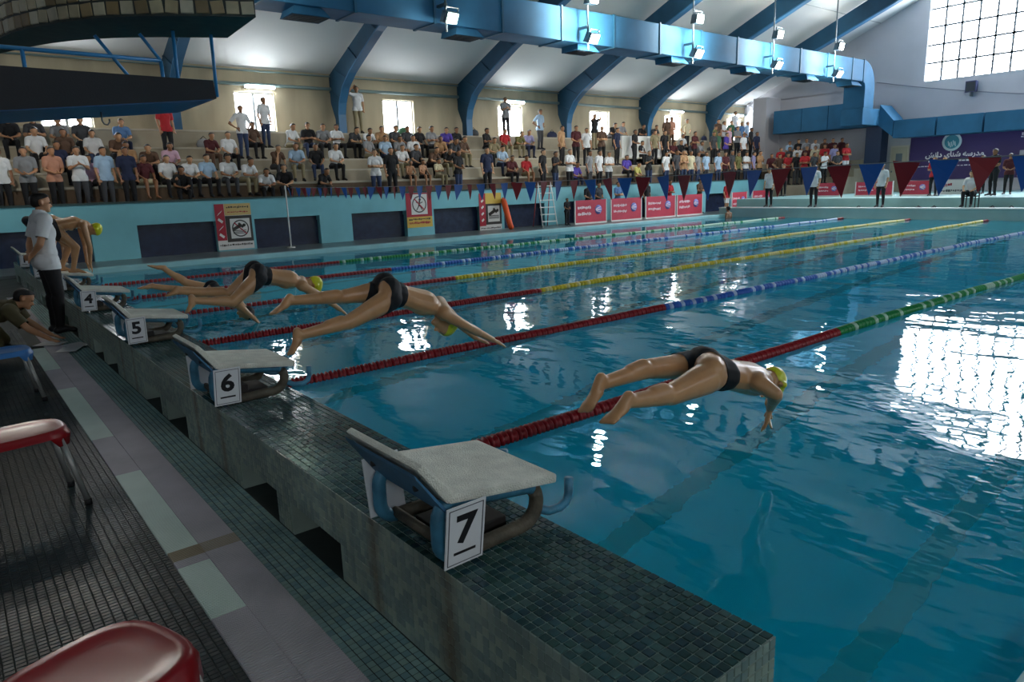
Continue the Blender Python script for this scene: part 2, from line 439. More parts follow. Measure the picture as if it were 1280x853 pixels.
# ---- left retaining wall with alcoves, and the terraces above it
WT = 1.60
rw = MB().box(XB, 33.75, 18.0, 18.3, 1.0, WT)
px = XB
alc = [(2.57 + 3.22 * k, 2.57 + 3.22 * k + 2.1) for k in range(-4, 9)]
for a, b_ in alc + [(33.75, 33.75)]:
    rw.box(px, a, 18.0, 18.3, .0, 1.0); px = b_
wall_front = struct('wall_front', rw, M_TURQ, 'turquoise painted wall below the spectator terraces', 'wall')
for a, b_ in alc:
    p = MB().box(a, b_, 18.22, 18.3, .05, .86).build('alcove_panel', M_NAVY, wall_front)
    MB().box(a, b_, 18.27, 18.3, .86, 1.0).build('alcove_lintel', M_NAVY, wall_front)
struct('trim_10', MB().box(XB, 33.75, 17.96, 18.3, WT, WT + .05), M_GRNTRIM, 'dark coping on top of the turquoise wall', 'coping')
LV = [(18.0, 1.38), (18.8, 2.07), (19.5, 2.48), (20.2, 2.86), (20.9, 3.26), (21.6, 3.86)]   # (front edge, height) of each terrace level
prof = [(18.32, 0)]
for (y, z) in LV:
    if y > 18: prof += [(y, prof[-1][1])]
    prof += [(max(y, 18.32), z)]
prof += [(YL, LV[-1][1]), (YL, 0)]
struct('spectator_terrace', MB().prism([(XB, y, z) for y, z in prof], (XW - XB, 0, 0)), M_STEP, 'stepped concrete spectator terrace along the left wall', 'terrace')
for i, (y, z) in enumerate(LV[1:]):
    struct('trim_%d' % (15 + i), MB().box(XB, XW, y - .03, y + .1, z - .05, z + .006), mat('pale_nosing', '#b9b3a2', .8, var=.2, scale=2), 'pale nosing strip added to lighten the edge of a terrace step', 'nosing')  # added strips: paler colour paints the lighter step edges that flat lighting loses
br = MB().box(XB, XW, 18.76, 18.8, 1.38, 2.0)
struct('trim_11', br, M_BROWN, 'brown panelled riser of the lowest terrace step', 'riser')

# ---- left wall with window openings
W0, WP, WW, WZ0, WZ1 = 7.05, 5.83, 1.42, 3.92, 5.26
wins = [(W0 + WP * k, W0 + WP * k + WW) for k in range(-3, 6)]
def side_wall(Y, out, name, label):
    w = MB(); y0, y1 = sorted((Y, Y + out))
    w.box(XB, XW, y0, y1, 0, WZ0).box(XB, XW, y0, y1, WZ1, 6.1)
    p = XB
    for a, b_ in wins + [(XW, XW)]:
        w.box(p, a, y0, y1, WZ0, WZ1); p = b_
    return struct(name, w, M_WALL, label, 'wall')
side_wall(YL, .3, 'wall_left', 'stained cream plaster wall with windows above the terraces')
side_wall(YR, -.3, 'wall_right', 'stained cream plaster wall along the right side')
M_SASH = mat('grey_sash', '#7d868a', .6)
M_PANE = glow('daylit_pane', '#f2f7ff', SIDE_LIGHT)
wn = 0
def side_window(a, b_, Y, s):
    global wn
    wn += 1
    seen = s > 0 and b_ > 0.0                                    # the left wall shows in the picture from here on
    end = '' if seen else '_offscreen'
    o = thing('window_%d%s' % (wn, end), 'bright daylit window with a white frame in the plaster wall', 'window', (a, Y, WZ0)); o['kind'] = 'structure'
    w = b_ - a; h = WZ1 - WZ0
    MB().box(0, w, 0, .08, 0, .05).box(0, w, 0, .08, h - .05, h).box(0, .05, 0, .08, .05, h - .05).box(w - .05, w, 0, .08, .05, h - .05).build('window_frame', M_FRAME, o)
    for i in range(2):
        MB().box(.05 + i * (w - .1) / 2 + .02, .05 + (i + 1) * (w - .1) / 2 - .02, .045, .06, .05, h - .05).build('pane' if seen else 'pane_%d_%d_offscreen' % (wn, i + 1), M_PANE, o)
    MB().box(w / 2 - .04, w / 2 + .04, 0, .07, .05, h - .05).build('mullion', M_SASH, o)
    if s < 0: o.rotation_euler = (0, 0, PI); o.location = (b_, Y, WZ0)
for a, b_ in wins: side_window(a, b_, YL + .12, 1)
for a, b_ in wins: side_window(a, b_, YR - .12, -1)

# ---- roof
def roof_z(y):
    d = abs(y - YC); e = YL - YC
    pts = [(0, 12.75), (e, 6.05), (e + .5, 5.84)]
    return float(np.interp(d, [p[0] for p in pts], [p[1] for p in pts]))
ry = [YR - .3, YR, YC, YL, YL + .3]
rp_ = [(XB - .3, y, roof_z(y)) for y in ry]
struct('ceiling', MB().prism(rp_ + [(XB - .3, y, z + .25) for _, y, z in rp_[::-1]], (XW + .6 - XB, 0, 0)), M_CEIL, 'pale panelled pitched ceiling with curved eaves', 'ceiling')
sm = MB()
for d in (3, 5.6, 8.2, 10.8, 12.6):
    for s in (-1, 1):
        y = YC + s * d; z = roof_z(y)
        sm.obox(((XB + XW) / 2, y, z - .004), ((XW - XB) / 2, 0, 0), (0, .015, 0), (0, 0, .012))
struct('trim_12', sm, M_SEAM, 'seams between the ceiling panels', 'seam')
# end wall and back wall
def gable(X, out, name, label, hole=None):
    g = MB()
    def poly(pts): g.prism([(X, y, z) for y, z in pts], (out, 0, 0))
    ys_ = sorted([y for y in ry if YR <= y <= YL])
    def top(y0, y1): return [(y, roof_z(y) + .05) for y in ([y1] + [q for q in ys_[::-1] if y0 < q < y1] + [y0])]
    if hole is None: poly([(YR, 0), (YL, 0)] + top(YR, YL))
    else:
        h0, h1, hz, ht = hole
        poly([(YR, 0), (YL, 0), (YL, hz), (YR, hz)])
        poly([(YR, hz), (h0, hz)] + top(YR, h0)); poly([(h1, hz), (YL, hz)] + top(h1, YL))
    return struct(name, g, M_ENDW, label, 'wall')
EW0, EW1, EWZ = .4, 12.1, 6.15
gable(XW, .3, 'wall_far', 'grey white gable wall at the far end under the big window', (EW0, EW1, EWZ, 0))
gable(XB, -.3, 'wall_back', 'grey white gable wall behind the starting end')
# big gridded window of the far gable: every pane a piece of its own
wn += 1
bw = thing('window_%d' % wn, 'huge bright gridded window filling the far gable', 'window', (XW + .1, 0, 0)); bw['kind'] = 'structure'
ncol = 16; cw = (EW1 - EW0) / ncol; rh = .84
M_BARS = mat('grey_glazing_bar', '#5d6468', .6)
M_BPANE = glow('daylit_gable_pane', '#eef5ff', WIN_LIGHT)
pane_me = None
bars = MB()
for i in range(ncol):
    ya = EW0 + i * cw; zt = min(roof_z(ya), roof_z(ya + cw)) - .12
    j = 0
    while EWZ + (j + 1) * rh <= zt + .3:
        z0 = EWZ + j * rh; z1 = min(z0 + rh, zt)
        if z1 - z0 > .2:
            if abs(z1 - z0 - rh) < 1e-6:
                if pane_me is None:
                    q = MB().box(-.008, .008, .02, cw - .02, .02, rh - .02).build('pane', M_BPANE, bw); pane_me = q.data
                else: q = obj('pane', pane_me, None, bw)
                q.location = (.03, ya, z0)
            else: MB().box(.022, .038, ya + .02, ya + cw - .02, z0 + .02, z1 - .02).build('pane', M_BPANE, bw)
            MB().box(-.03, .05, ya, ya + cw, z1 - .045, z1 + .045).build('glazing_bar', M_BARS, bw)
        j += 1
    MB().box(-.03, .05, ya - .045, ya + .045, EWZ, zt).build('mullion', M_BARS, bw)
    bars.box(0, .2, ya, ya + cw, zt, roof_z(ya + cw / 2) + .3)
bars.build('window_head', M_ENDW, bw)
MB().box(-.06, .1, EW1 - .02, EW1 + .12, EWZ - .1, roof_z(EW1)).box(-.06, .1, EW0 - .1, EW1 + .1, EWZ - .1, EWZ).build('window_frame', M_FRAME, bw)

# ---- steel frames: curved knee at the wall, then a straight rafter to the ridge
inner = [(21.62, 1.6), (21.62, 4.55), (21.5, 4.95), (21.15, 5.45), (20.55, 5.88), (19.9, 6.2), (18.4, 6.9), (15.4, 8.02), (11.9, 9.42), (YC, 11.65)]
outer = [(22.0, 1.6), (22.0, 4.4), (22.28, 5.0), (22.28, 5.98), (YC, 12.66)]
def frame_half(X, s, root, M1):
    f = lambda y: YC + s * (y - YC)
    poly = [(X - .1, f(y), z) for y, z in inner] + [(X - .1, f(y), z) for y, z in outer[::-1]]
    MB().prism(poly, (.2, 0, 0)).build('rafter', M1, root)
    fl = MB()
    for (a, b_) in zip(inner[:-1], inner[1:]):
        fl.obox((X, f((a[0] + b_[0]) / 2), (a[1] + b_[1]) / 2), (.15, 0, 0), (0, (f(b_[0]) - f(a[0])) / 2, (b_[1] - a[1]) / 2), (0, .015, .022))
    fl.build('flange', M_BLUE2, root)
    for (iy, iz), (oy, oz) in zip([(21.4, 5.1), (20.8, 5.7), (19.9, 6.2), (18.4, 6.9), (15.4, 8.02), (11.9, 9.42)], [(22.25, 5.4), (21.8, 6.3), (20.5, 6.95), (19.0, 7.5), (16.4, 8.5), (12.8, 9.95)]):
        oz = min(oz, roof_z(oy) - .12)
        MB().obox((X, f((iy + oy) / 2), (iz + oz) / 2), (.14, 0, 0), (0, (f(oy) - f(iy)) / 2, (oz - iz) / 2), (0, .02, -.02)).build('stiffener', M_BLUE, root)
for k in range(8):
    X = -6.8 + 5.85 * k
    r_ = thing('steel_frame', 'blue curved steel roof frame standing on the terrace against the plaster wall', 'steel frame', (0, 0, 0), group='blue roof frames'); r_['kind'] = 'structure'
    frame_half(X, 1, r_, M_BLUE); frame_half(X, -1, r_, M_BLUE)
struct('trim_13', MB().tube([(XB, 22.2, 5.5), (XW, 22.2, 5.5)], .06).tube([(XB, 22.2, 5.95), (XW, 22.2, 5.95)], .03), M_PIPE, 'grey green pipes running along the eaves', 'pipe')
# white corner room at the far left and stair parapet
struct('corner_room', MB().box(36.5, XW, 19.9, 20.75, 0, 6.2), M_ENDW, 'white boxed corner room beside the far terrace', 'room')
struct('stair_parapet', MB().prism([(24.6, 0, 3.9), (27.0, 0, 3.9), (29.2, 0, 2.5), (29.2, 0, 1.38), (24.6, 0, 1.38)], (0, .25, 0), (0, 20.2, 0)), M_WHITE, 'white sloped parapet of the terrace stair', 'parapet')
# end terrace
et = [(33.8, 0), (33.8, 1.25), (34.8, 1.25), (34.8, 1.6), (35.7, 1.6), (35.7, 2.0), (36.6, 2.0), (36.6, 2.45), (XW, 2.45), (XW, 0)]
struct('end_terrace', MB().prism([(x, 14.2, z) for x, z in et], (0, 4.2, 0)), M_STEP, 'small stepped terrace beside the far wall', 'terrace')
# ================================================================ DUCTS, LAMPS, END WALL, DIVING TOWER
# ---- main duct along the hall, one part per sheet-metal segment
DY0, DY1, DZ0, DZ1 = 13.4, 14.45, 6.1, 7.08
def main_duct(y0, y1, label, full):
    d = thing('air_duct', label, 'duct')
    x = -11.5; i = 0
    while x < 34.0:
        x1 = min(x + 2.35, 34.3)
        MB().box(x + .02, x1 - .02, y0, y1, DZ0, DZ1).build('duct_segment', M_DUCT, d, bevel=.012)
        MB().box(x1 - .035, x1 + .035, y0 - .03, y1 + .03, DZ0 - .03, DZ1 + .03).build('flange', M_DUCTF, d)
        if i % 2 == 1:
            cx = (x + x1) / 2
            o = MB().prism([(cx - .35, y0 + .15, DZ0), (cx + .35, y0 + .15, DZ0), (cx + .5, y0 + .0, DZ0 - .22), (cx - .5, y0 + .0, DZ0 - .22)], (0, .75, 0)).build('outlet', M_DUCT, d)
            g = MB()
            for q in range(6): g.box(cx - .46, cx + .46, y0 + .05 + .11 * q, y0 + .1 + .11 * q, DZ0 - .235, DZ0 - .222)
            g.build('grille', mat('dark_grille', '#1d2a33', .6), o)
        x = x1; i += 1
    if full:
        # elbow turning down
        cx, cz = 34.3, DZ0 - .25; arc_o, arc_i = [], []
        for q in range(9):
            a = PI / 2 - q * PI / 16
            arc_o.append((cx + math.cos(a) * (DZ1 - cz), y0, cz + math.sin(a) * (DZ1 - cz)))
            arc_i.append((cx + math.cos(a) * .25, y0, cz + math.sin(a) * .25))
        for q in range(4):
            MB().prism(arc_o[2 * q:2 * q + 3] + arc_i[2 * q:2 * q + 3][::-1], (0, y1 - y0, 0)).build('elbow_segment', M_DUCT, d)
        MB().box(cx + .25, cx + DZ1 - cz, y0, y1, 4.9, cz).build('drop_segment', M_DUCT, d)
    return d
main_duct(DY0, DY1, 'long blue square sheet metal air duct below the roof, bending down near the gable', True)
main_duct(2 * YC - DY1, 2 * YC - DY0, 'long blue square sheet metal air duct below the right roof slope', False)
# ---- cross duct on the far wall
d = thing('cross_duct', 'teal blue air duct running across the far gable above the purple banner', 'duct')
for a, b_ in ((19.3, 17.6), (17.6, 16.1), (16.1, 14.5)): MB().box(36.3, 37.6, b_ + .015, a - .015, 4.1, 5.35).build('duct_segment', M_DUCT, d, bevel=.01)
MB().box(34.5, 37.6, 13.4, 14.5, 4.1, 4.89).build('junction_box', M_DUCT, d, bevel=.01)
MB().prism([(36.3, 13.4, 4.08), (36.3, 13.4, 5.1), (36.3, 12.7, 4.3), (36.3, 12.7, 3.5)], (1.3, 0, 0)).build('reducer', M_DUCT, d)
y = 12.7
while y > -6: MB().box(36.3, 37.6, y - 1.95, y - .03, 3.42, 4.28).build('duct_segment', M_DUCT, d, bevel=.01); y -= 2.0
MB().box(36.6, 37.4, 13.35, 14.15, 2.2, 4.1).build('drop_shaft', mat('navy_shaft', '#1c3350', .5), d)
# ---- flood lamps hung in pairs on poles in front of the duct
M_LAMPON = glow('lamp_lens', '#fff6e6', 60.0)
M_LAMPGR = glow('green_lamp_lens', '#d8ffe0', 5.0)
M_LAMPOFF = mat('unlit_lamp_lens', '#c8ccd0', .15)
M_HOUS = mat('lamp_housing', '#6f7a80', .4, metal=.6)
def flood_lamp(root, loc, lens, power, tilt=.5, yaw=0.0, end=''):
    h = MB().prism([(-.17, -.11, -.13), (.17, -.11, -.13), (.2, .13, -.17), (-.2, .13, -.17)], (0, 0, .3)).build('housing', M_HOUS, root, bevel=.01)
    h.location = loc; h.rotation_euler = (tilt, 0, yaw)
    l = MB().box(-.16, .16, -.128, -.112, -.11, .15).build('lens' + end, lens, h)
    MB().box(-.2, -.18, -.02, .02, -.1, .25).box(.18, .2, -.02, .02, -.1, .25).box(-.2, .2, -.02, .02, .25, .27).build('bracket', M_HOUS, h)
    if power > 0:
        L = bpy.data.lights.new('lamp_light', 'SPOT'); L.energy = power; L.spot_size = 2.75; L.spot_blend = .7; L.shadow_soft_size = .16; L.color = (1, .95, .86)
        lo = bpy.data.objects.new('lamp_light' + end, L); COL.objects.link(lo); lo.parent = h; lo.location = (0, -.2, 0); lo.rotation_euler = (PI / 2 - .15, 0, 0)
# lit where the photograph shows the lamp or its mirror image in water and wet tiles; the right-hand row is dark
LAMPS = [9.73, 15.05, 20.35, 25.57, 30.55, 4.4, -1.0, -6.4]
NTH = ['fifth', 'fourth', 'third', 'second', 'first', 'sixth', 'seventh', 'eighth']
for i, x in enumerate(LAMPS):
    for yy, s in ((12.95, 1), (2 * YC - 12.95, -1)):
        state = 'dark' if s < 0 or x < -2 else ('dim greenish' if x in (9.73, 4.4) else 'lit')
        off = '' if (s > 0 and x > 9) or state == 'dark' else '_%d_offscreen' % (i + 1)
        lab = '%s floodlight pair before the %s duct, %s from the far gable' % (state, 'left' if s > 0 else 'right', NTH[i])
        r_ = thing('hanging_floodlight' + off, lab, 'floodlight', (x, yy, 5.9), group='%s floodlights along the ducts' % state)
        if s < 0: r_.rotation_euler = (0, 0, PI)
        zt = roof_z(yy) - 5.9
        MB().tube([(0, .02, -.1), (0, .02, zt)], .03, 8).build('pole', M_HOUS, r_)
        MB().box(-.05, .05, .0, .38, .55, .62).build('arm', M_HOUS, r_)
        lens = {'lit': M_LAMPON, 'dim greenish': M_LAMPGR, 'dark': M_LAMPOFF}[state]
        pw = {'lit': LAMP_W, 'dim greenish': LAMP_W * .15, 'dark': 0}[state]
        up_off = '_%d_upper_offscreen' % (i + 1) if s > 0 and x < 10 and state != 'dark' else ''
        flood_lamp(r_, (0, -.16, .22), lens, pw, tilt=.55, end=off.replace('_offscreen', '_lower_offscreen'))
        flood_lamp(r_, (0, -.16, 1.35), lens, pw if state == 'lit' else 0, tilt=.2, end=up_off)
# fluorescent fittings above the side windows
M_TUBE = glow('fluorescent_tube', '#f4fbff', 22.0)
for k, (a, b_) in enumerate(wins):
    if k not in (3, 5, 7, 8): continue                             # only where the photograph shows a tube
    for Y, s in ((YL - .02, -1),):
        r_ = thing('wall_lamp', 'lit tube lamp above the %s window of the %s wall, counted from the gable' % (['ninth', 'eighth', 'seventh', 'sixth', 'fifth', 'fourth', 'third', 'second', 'first'][k], 'terrace' if s < 0 else 'right'), 'lamp', ((a + b_) / 2 + .2, Y, 5.42), group='tube lamps above the windows')
        MB().box(-.55, .55, 0 if s > 0 else -.09, .09 if s > 0 else 0, -.05, .08).build('fitting', M_WHITE, r_, bevel=.01)
        MB().tube([(-.5, s * .13, 0), (.5, s * .13, 0)], .045, 8).build('tube', M_TUBE, r_)

# ---- far wall: banner, door, speaker, cable
BX = 37.88
bn = thing('wall_banner', 'purple wall banner with a round pale emblem and white lettering on the far gable', 'banner', (BX, 0, 0))
MB().box(-.01, .02, -5.5, 12.42, 1.32, 3.5).build('banner_sheet', mat('purple_banner_print', '#3b2a66', .55, var=.25, scale=.4), bn)
M_PRINT = mat('white_print', '#e8e6ee', .6)
def rev(cs): return ''.join(chr(c) for c in cs[::-1])
W1 = [0xFEE3, 0xFEAA, 0xFEAD, 0xFEB3, 0xFEEA, 0x20, 0xFEB7, 0xFEE8, 0xFE8E, 0xFBFC, 0x20, 0xFEA9, 0xFE8D, 0xFEE7, 0xFEB6]
def wall_text(txt, size, y, z, parent, m=M_PRINT, X=-.016, bold=True):
    me = text_mesh(txt, size, bold=bold); o = obj('lettering', me, m, parent)
    o.rotation_euler = (PI / 2, 0, -PI / 2); o.location = (X, y, z); return o
wall_text(rev(W1), .34, 10.35, 2.52, bn)
def small_line(y0, y1, z, h, parent, seed):
    """a line of small unreadable lettering"""
    rr = random.Random(seed); mb = MB(); y = y0
    while y > y1:
        w = rr.uniform(.05, .16); mb.box(-.018, -.014, y - w, y, z - h * rr.uniform(.2, .5), z + h * rr.uniform(.1, .5)); y -= w + rr.uniform(.02, .05)
    return mb.build('small_lettering', M_PRINT, parent)
small_line(11.5, 9.3, 2.22, .1, bn, 1); small_line(12.0, 8.9, 1.98, .06, bn, 2); small_line(7.6, 6.9, 3.3, .2, bn, 3); small_line(7.62, 6.8, 3.16, .12, bn, 4)
small_line(6.4, 5.2, 3.22, .14, bn, 5); small_line(6.5, 5.0, 2.96, .2, bn, 6); small_line(6.4, 5.4, 2.66, .2, bn, 7)
em = MB().lathe([(.44, -.015), (.44, -.02)], 28, (0, 10.5, 3.12), axis=0).build('emblem_disc', mat('emblem_white', '#cfe4ea', .6), bn)
MB().lathe([(.33, -.022), (.33, -.026)], 28, (0, 10.5, 3.12), axis=0).build('emblem_centre', mat('emblem_teal', '#3d93a8', .6), em)
fig = MB()
for q in range(5):
    a = -.6 + q * .3; fig.obox((-.029, 10.5 - .16 + q * .075, 3.02 + .05 * math.sin(q * 1.7)), (.002, 0, 0), (0, .03 * math.cos(a), .16 * math.sin(.8)), (0, .02, -.01))
fig.build('emblem_wave', mat('emblem_white', '#cfe4ea', .6), em)
MB().box(-.02, -.012, 3.5, 7.6, 1.36, 2.55).build('photo_panel', mat('pale_print_panel', '#b9b7c4', .6, var=.5, scale=1.2), bn)
dr = thing('door_1', 'cream door with a small pane beside the purple banner', 'door', (37.9, 12.98, .74)); dr['kind'] = 'structure'
MB().box(0, .08, -.5, .42, 0, 2.35).build('door_frame', mat('cream_frame', '#c8c2b0', .6), dr)
dl = MB().box(-.03, .02, -.42, .34, 0, 2.27).build('door_leaf', mat('cream_door', '#b9b39c', .5), dr)
MB().box(-.04, -.03, -.2, .12, 1.3, 1.95).build('pane', mat('door_pane', '#6f7d86', .2), dl); MB().box(-.07, -.03, .24, .3, 1.0, 1.08).build('door_handle', M_HOUS, dl)
dr = thing('door_2', 'open doorway under the navy duct shaft, its light painted in cream', 'door', (37.9, 14.0, .74)); dr['kind'] = 'structure'
MB().box(0, .06, -.1, .78, 0, 1.6).build('door_leaf', mat('painted_doorway_light', '#e2d9bd', .6), dr); MB().box(-.02, .08, -.17, -.1, 0, 1.67).box(-.02, .08, .78, .85, 0, 1.67).box(-.02, .08, -.17, .85, 1.6, 1.67).build('door_frame', mat('cream_frame', '#c8c2b0', .6), dr)  # the doorway's light is put into the cream colour of this panel
sp = thing('wall_speaker', 'dark blue loudspeaker fixed to the far gable under the window', 'speaker', (37.6, 9.85, 5.6))
MB().prism([(0, -.24, -.25), (.38, -.2, -.2), (.38, -.2, .25), (0, -.24, .28)], (0, .46, 0)).build('cabinet', mat('navy_speaker', '#2a3158', .5), sp, bevel=.01)
MB().box(-.02, 0, -.2, .18, -.2, .22).build('grille', mat('dark_grille', '#1d2a33', .6), sp); MB().box(.0, .38, -.03, .03, -.42, -.2).build('bracket', M_HOUS, sp)
cb = [(37.93, 14.4 - .9 * i, 6.4 - .165 * i * (1.35 - .035 * i)) for i in range(12)]
tag(MB().tube(cb, .025, 6).build('wall_cable', mat('grey_cable', '#80828c', .6)), 'thin grey cable sagging across the far gable wall', 'cable')

# ---- diving tower on the left: tapered dark platform below, curved mosaic platform above
M_DGREY = mat('dark_grey_render', '#2f3034', .8, var=.15, scale=1.5, bump=.1)
M_UND = mat('blue_underside', '#1d5c93', .5, var=.15)
M_RAIL = mat('blue_rail_paint', '#2f86c0', .4, var=.12, scale=4)
tw = thing('diving_tower', 'concrete diving tower with a dark tapered platform below a curved tan mosaic platform', 'diving tower', (-2.4, 8.0, 0))
def tw_(mb, name, m, parent=None, bevel=0.0):
    o = mb.build(name, m, parent or tw, bevel=bevel)
    if parent is None: o.location = (2.4, -8.0, 0)
    return o
tw_(MB().box(-3.6, -1.9, 7.0, 8.8, ZD, 6.0), 'shaft', M_DGREY)
tw_(MB().box(-2.6, -1.7, 12.6, 13.8, ZD, 4.3), 'column', M_DGREY)
lp = tw_(MB().prism([(-2.0, 7.0, 2.70), (1.66, 7.0, 3.06), (1.64, 7.0, 3.30), (-2.0, 7.0, 3.33)], (0, 1.8, 0)), 'lower_platform', M_DGREY)
MB().prism([(-1.9, 7.02, 2.70), (1.6, 7.02, 3.04), (1.6, 7.02, 3.05), (-1.9, 7.02, 2.71)], (0, 1.76, 0)).build('underside', M_UND, lp)
MB().tube([(.35, 7.9, 2.93), (.35, 7.9, 2.80), (.37, 7.9, 2.76), (.41, 7.9, 2.75), (.44, 7.9, 2.79), (.44, 7.9, 2.83)], .012, 6).build('hook', M_HOUS, lp)
# railing on the lower platform, read off on its back edge
def rp3(x, y): return tuple(on_plane(x, y, 1, 8.7))
rl = MB()
a, b_ = rp3(20, 60), rp3(201, 76)
tw_(MB().tube([(-1.9, 8.7, a[2] + .02), a, b_], .03, 8), 'top_rail', M_RAIL)
for (x, y) in ((27, 61), (201, 76)):
    p = rp3(x, y); tw_(MB().tube([p, (p[0], p[1], 3.3)], .028, 8), 'rail_post', M_RAIL)
for (x, y) in ((217, 48), (264, 48)):
    p = rp3(x, y); q = rp3(x + 5, 100); tw_(MB().tube([(p[0], 8.7, 4.3), (q[0], 8.7, 3.3)], .028, 8), 'hanger', M_RAIL)
for (x, y, x2, y2) in ((118, 44, 163, 98), (174, 42, 201, 76)):
    tw_(MB().tube([rp3(x, y), rp3(x2, y2)], .026, 8), 'diagonal_brace', M_RAIL)
# the curved upper platform: outline in plan
fr_ = [(2.42, 7.21), (1.5, 7.62), (.63, 8.22), (.04, 9.07), (-.3, 9.85), (-.48, 10.6), (-.62, 11.6), (-.8, 12.6), (-1.1, 13.4)]
bk_ = [(2.52, 8.82), (1.6, 9.25), (.77, 9.81), (.2, 10.6), (-.1, 11.3), (-.39, 12.0), (-.9, 12.9), (-1.5, 13.6), (-1.7, 13.8)]
def refine(p, n):
    p = np.array(p); t = np.arange(len(p)); tt = np.linspace(0, len(p) - 1, n); return np.stack([np.interp(tt, t, p[:, 0]), np.interp(tt, t, p[:, 1])], 1)
F_, B_ = refine(fr_, 33), refine(bk_, 33)
for _ in range(6):
    F_[1:-1] = (F_[:-2] + 2 * F_[1:-1] + F_[2:]) / 4; B_[1:-1] = (B_[:-2] + 2 * B_[1:-1] + B_[2:]) / 4
UZ = 4.25; UH = .95
up = MB()
vs = [(p[0], p[1], z) for z in (UZ, UZ + UH) for p in list(F_) + list(B_)]; n = 33
fs = []
for i in range(n - 1):
    fs += [(i, i + 1, n + i + 1, n + i), (2 * n + i, 3 * n + i, 3 * n + i + 1, 2 * n + i + 1), (i, 2 * n + i, 2 * n + i + 1, i + 1), (n + i, n + i + 1, 3 * n + i + 1, 3 * n + i)]
fs += [(0, n, 3 * n, 2 * n), (n - 1, 2 * n - 1 + n, 4 * n - 1, 2 * n - 1)]
fs[-1] = (n - 1, 3 * n - 1, 4 * n - 1, 2 * n - 1)
up.add(vs, fs)
upo = tw_(up, 'upper_platform', mat('dark_tile_bed', '#39413e', .7, var=.3, scale=6))
M_MOS = tile_mat('tan_mosaic_tile', ['#a8946c', '#c2b795', '#d2ccb4', '#8f7c58', '#b8aa86', '#cbc3a6'], .3)
L_ = np.concatenate([[0], np.cumsum(np.linalg.norm(np.diff(F_, axis=0), axis=1))])
ts = .205
me_t = None
for i in range(int(L_[-1] / ts)):
    s0 = (i + .5) * ts
    c = np.array([np.interp(s0, L_, F_[:, 0]), np.interp(s0, L_, F_[:, 1])]); c2 = np.array([np.interp(s0 + .02, L_, F_[:, 0]), np.interp(s0 + .02, L_, F_[:, 1])])
    t = (c2 - c) / np.linalg.norm(c2 - c)
    if me_t is None:
        me_t = fast_mesh('mosaic_tile', *tile_block(np.zeros(1), np.zeros(1), .088, .088, (0, 0, 0), (1, 0, 0), (0, 0, 1), (0, -1, 0), .018, .006)); me_t.materials.append(M_MOS)
    for j in range(4):
        o = obj('mosaic_tile', me_t, None, upo); o.location = (c[0], c[1], UZ + .12 + j * .205); o.rotation_euler = (0, random.uniform(-.12, .12), math.atan2(-t[1], -t[0]) )
        ang = math.atan2(t[1], t[0]); o.rotation_euler[2] = ang + PI
# ================================================================ OBJECTS OF THE START
# ---- drain grating between deck and channel
M_GR1 = mat('grey_lilac_grate', '#b3aeb4', .5, var=.12, scale=4)
M_GR2 = mat('pale_green_grate', '#d3e2d8', .5, var=.08, scale=4)
M_GR3 = mat('brown_stained_grate', '#94866a', .5, var=.2, scale=6)
gr_ = thing('drain_grating', 'pale slatted plastic drain grating laid between dark deck and tiled channel', 'grating', (-.905, 0, ZD))
GX0, GX1 = -1.065, -.746
def gy(x, y): return float(on_plane(x, y, 2, ZD)[1])
def edge_x(y): return float(np.interp(y, [438, 445.8, 500, 629, 853], [40, 45.5, 80.7, 162.4, 312.6]))
pale = [tuple(sorted((gy(edge_x(a), a), gy(edge_x(b), b)))) for a, b in ((438, 465), (489, 553), (598, 697), (715, 778))]
def slats(x0, x1, y0, y1, pitch, zt, m, name):
    ys = np.arange(y0 + pitch / 2, y1, pitch)
    V, F = tile_block(np.full(len(ys), (x0 + x1) / 2) + .905, ys, (x1 - x0) / 2, pitch * .36, (0, 0, zt - .012 - ZD), (1, 0, 0), (0, 1, 0), (0, 0, 1), .012, .0015)
    o = obj(name, fast_mesh(name, V, F), m, gr_); o['kind'] = 'stuff'; return o
MB().box(GX0 + .905, GX1 + .905, -2.9, 12, -.02, -.004).build('grate_bed', mat('dark_grate_bed', '#4a4a4c', .6), gr_)
xm = GX0 + .145
slats(xm, GX1, -2.9, 12, .0125, ZD + .012, M_GR1, 'slat_row')
ys_ = -2.9
for a, b_ in sorted(pale):
    a, b_ = max(a, -2.9), min(b_, 12)
    if a > ys_: slats(GX0, xm, ys_, a, .0125, ZD + .012, M_GR1, 'slat_row')
    if b_ > a: slats(GX0, xm, a, b_, .0125, ZD + .0125, M_GR2, 'pale_insert')
    ys_ = max(ys_, b_)
slats(GX0, GX1, gy(300, 672) - .06, gy(300, 672) + .05, .0125, ZD + .0135, M_GR3, 'stained_slats')

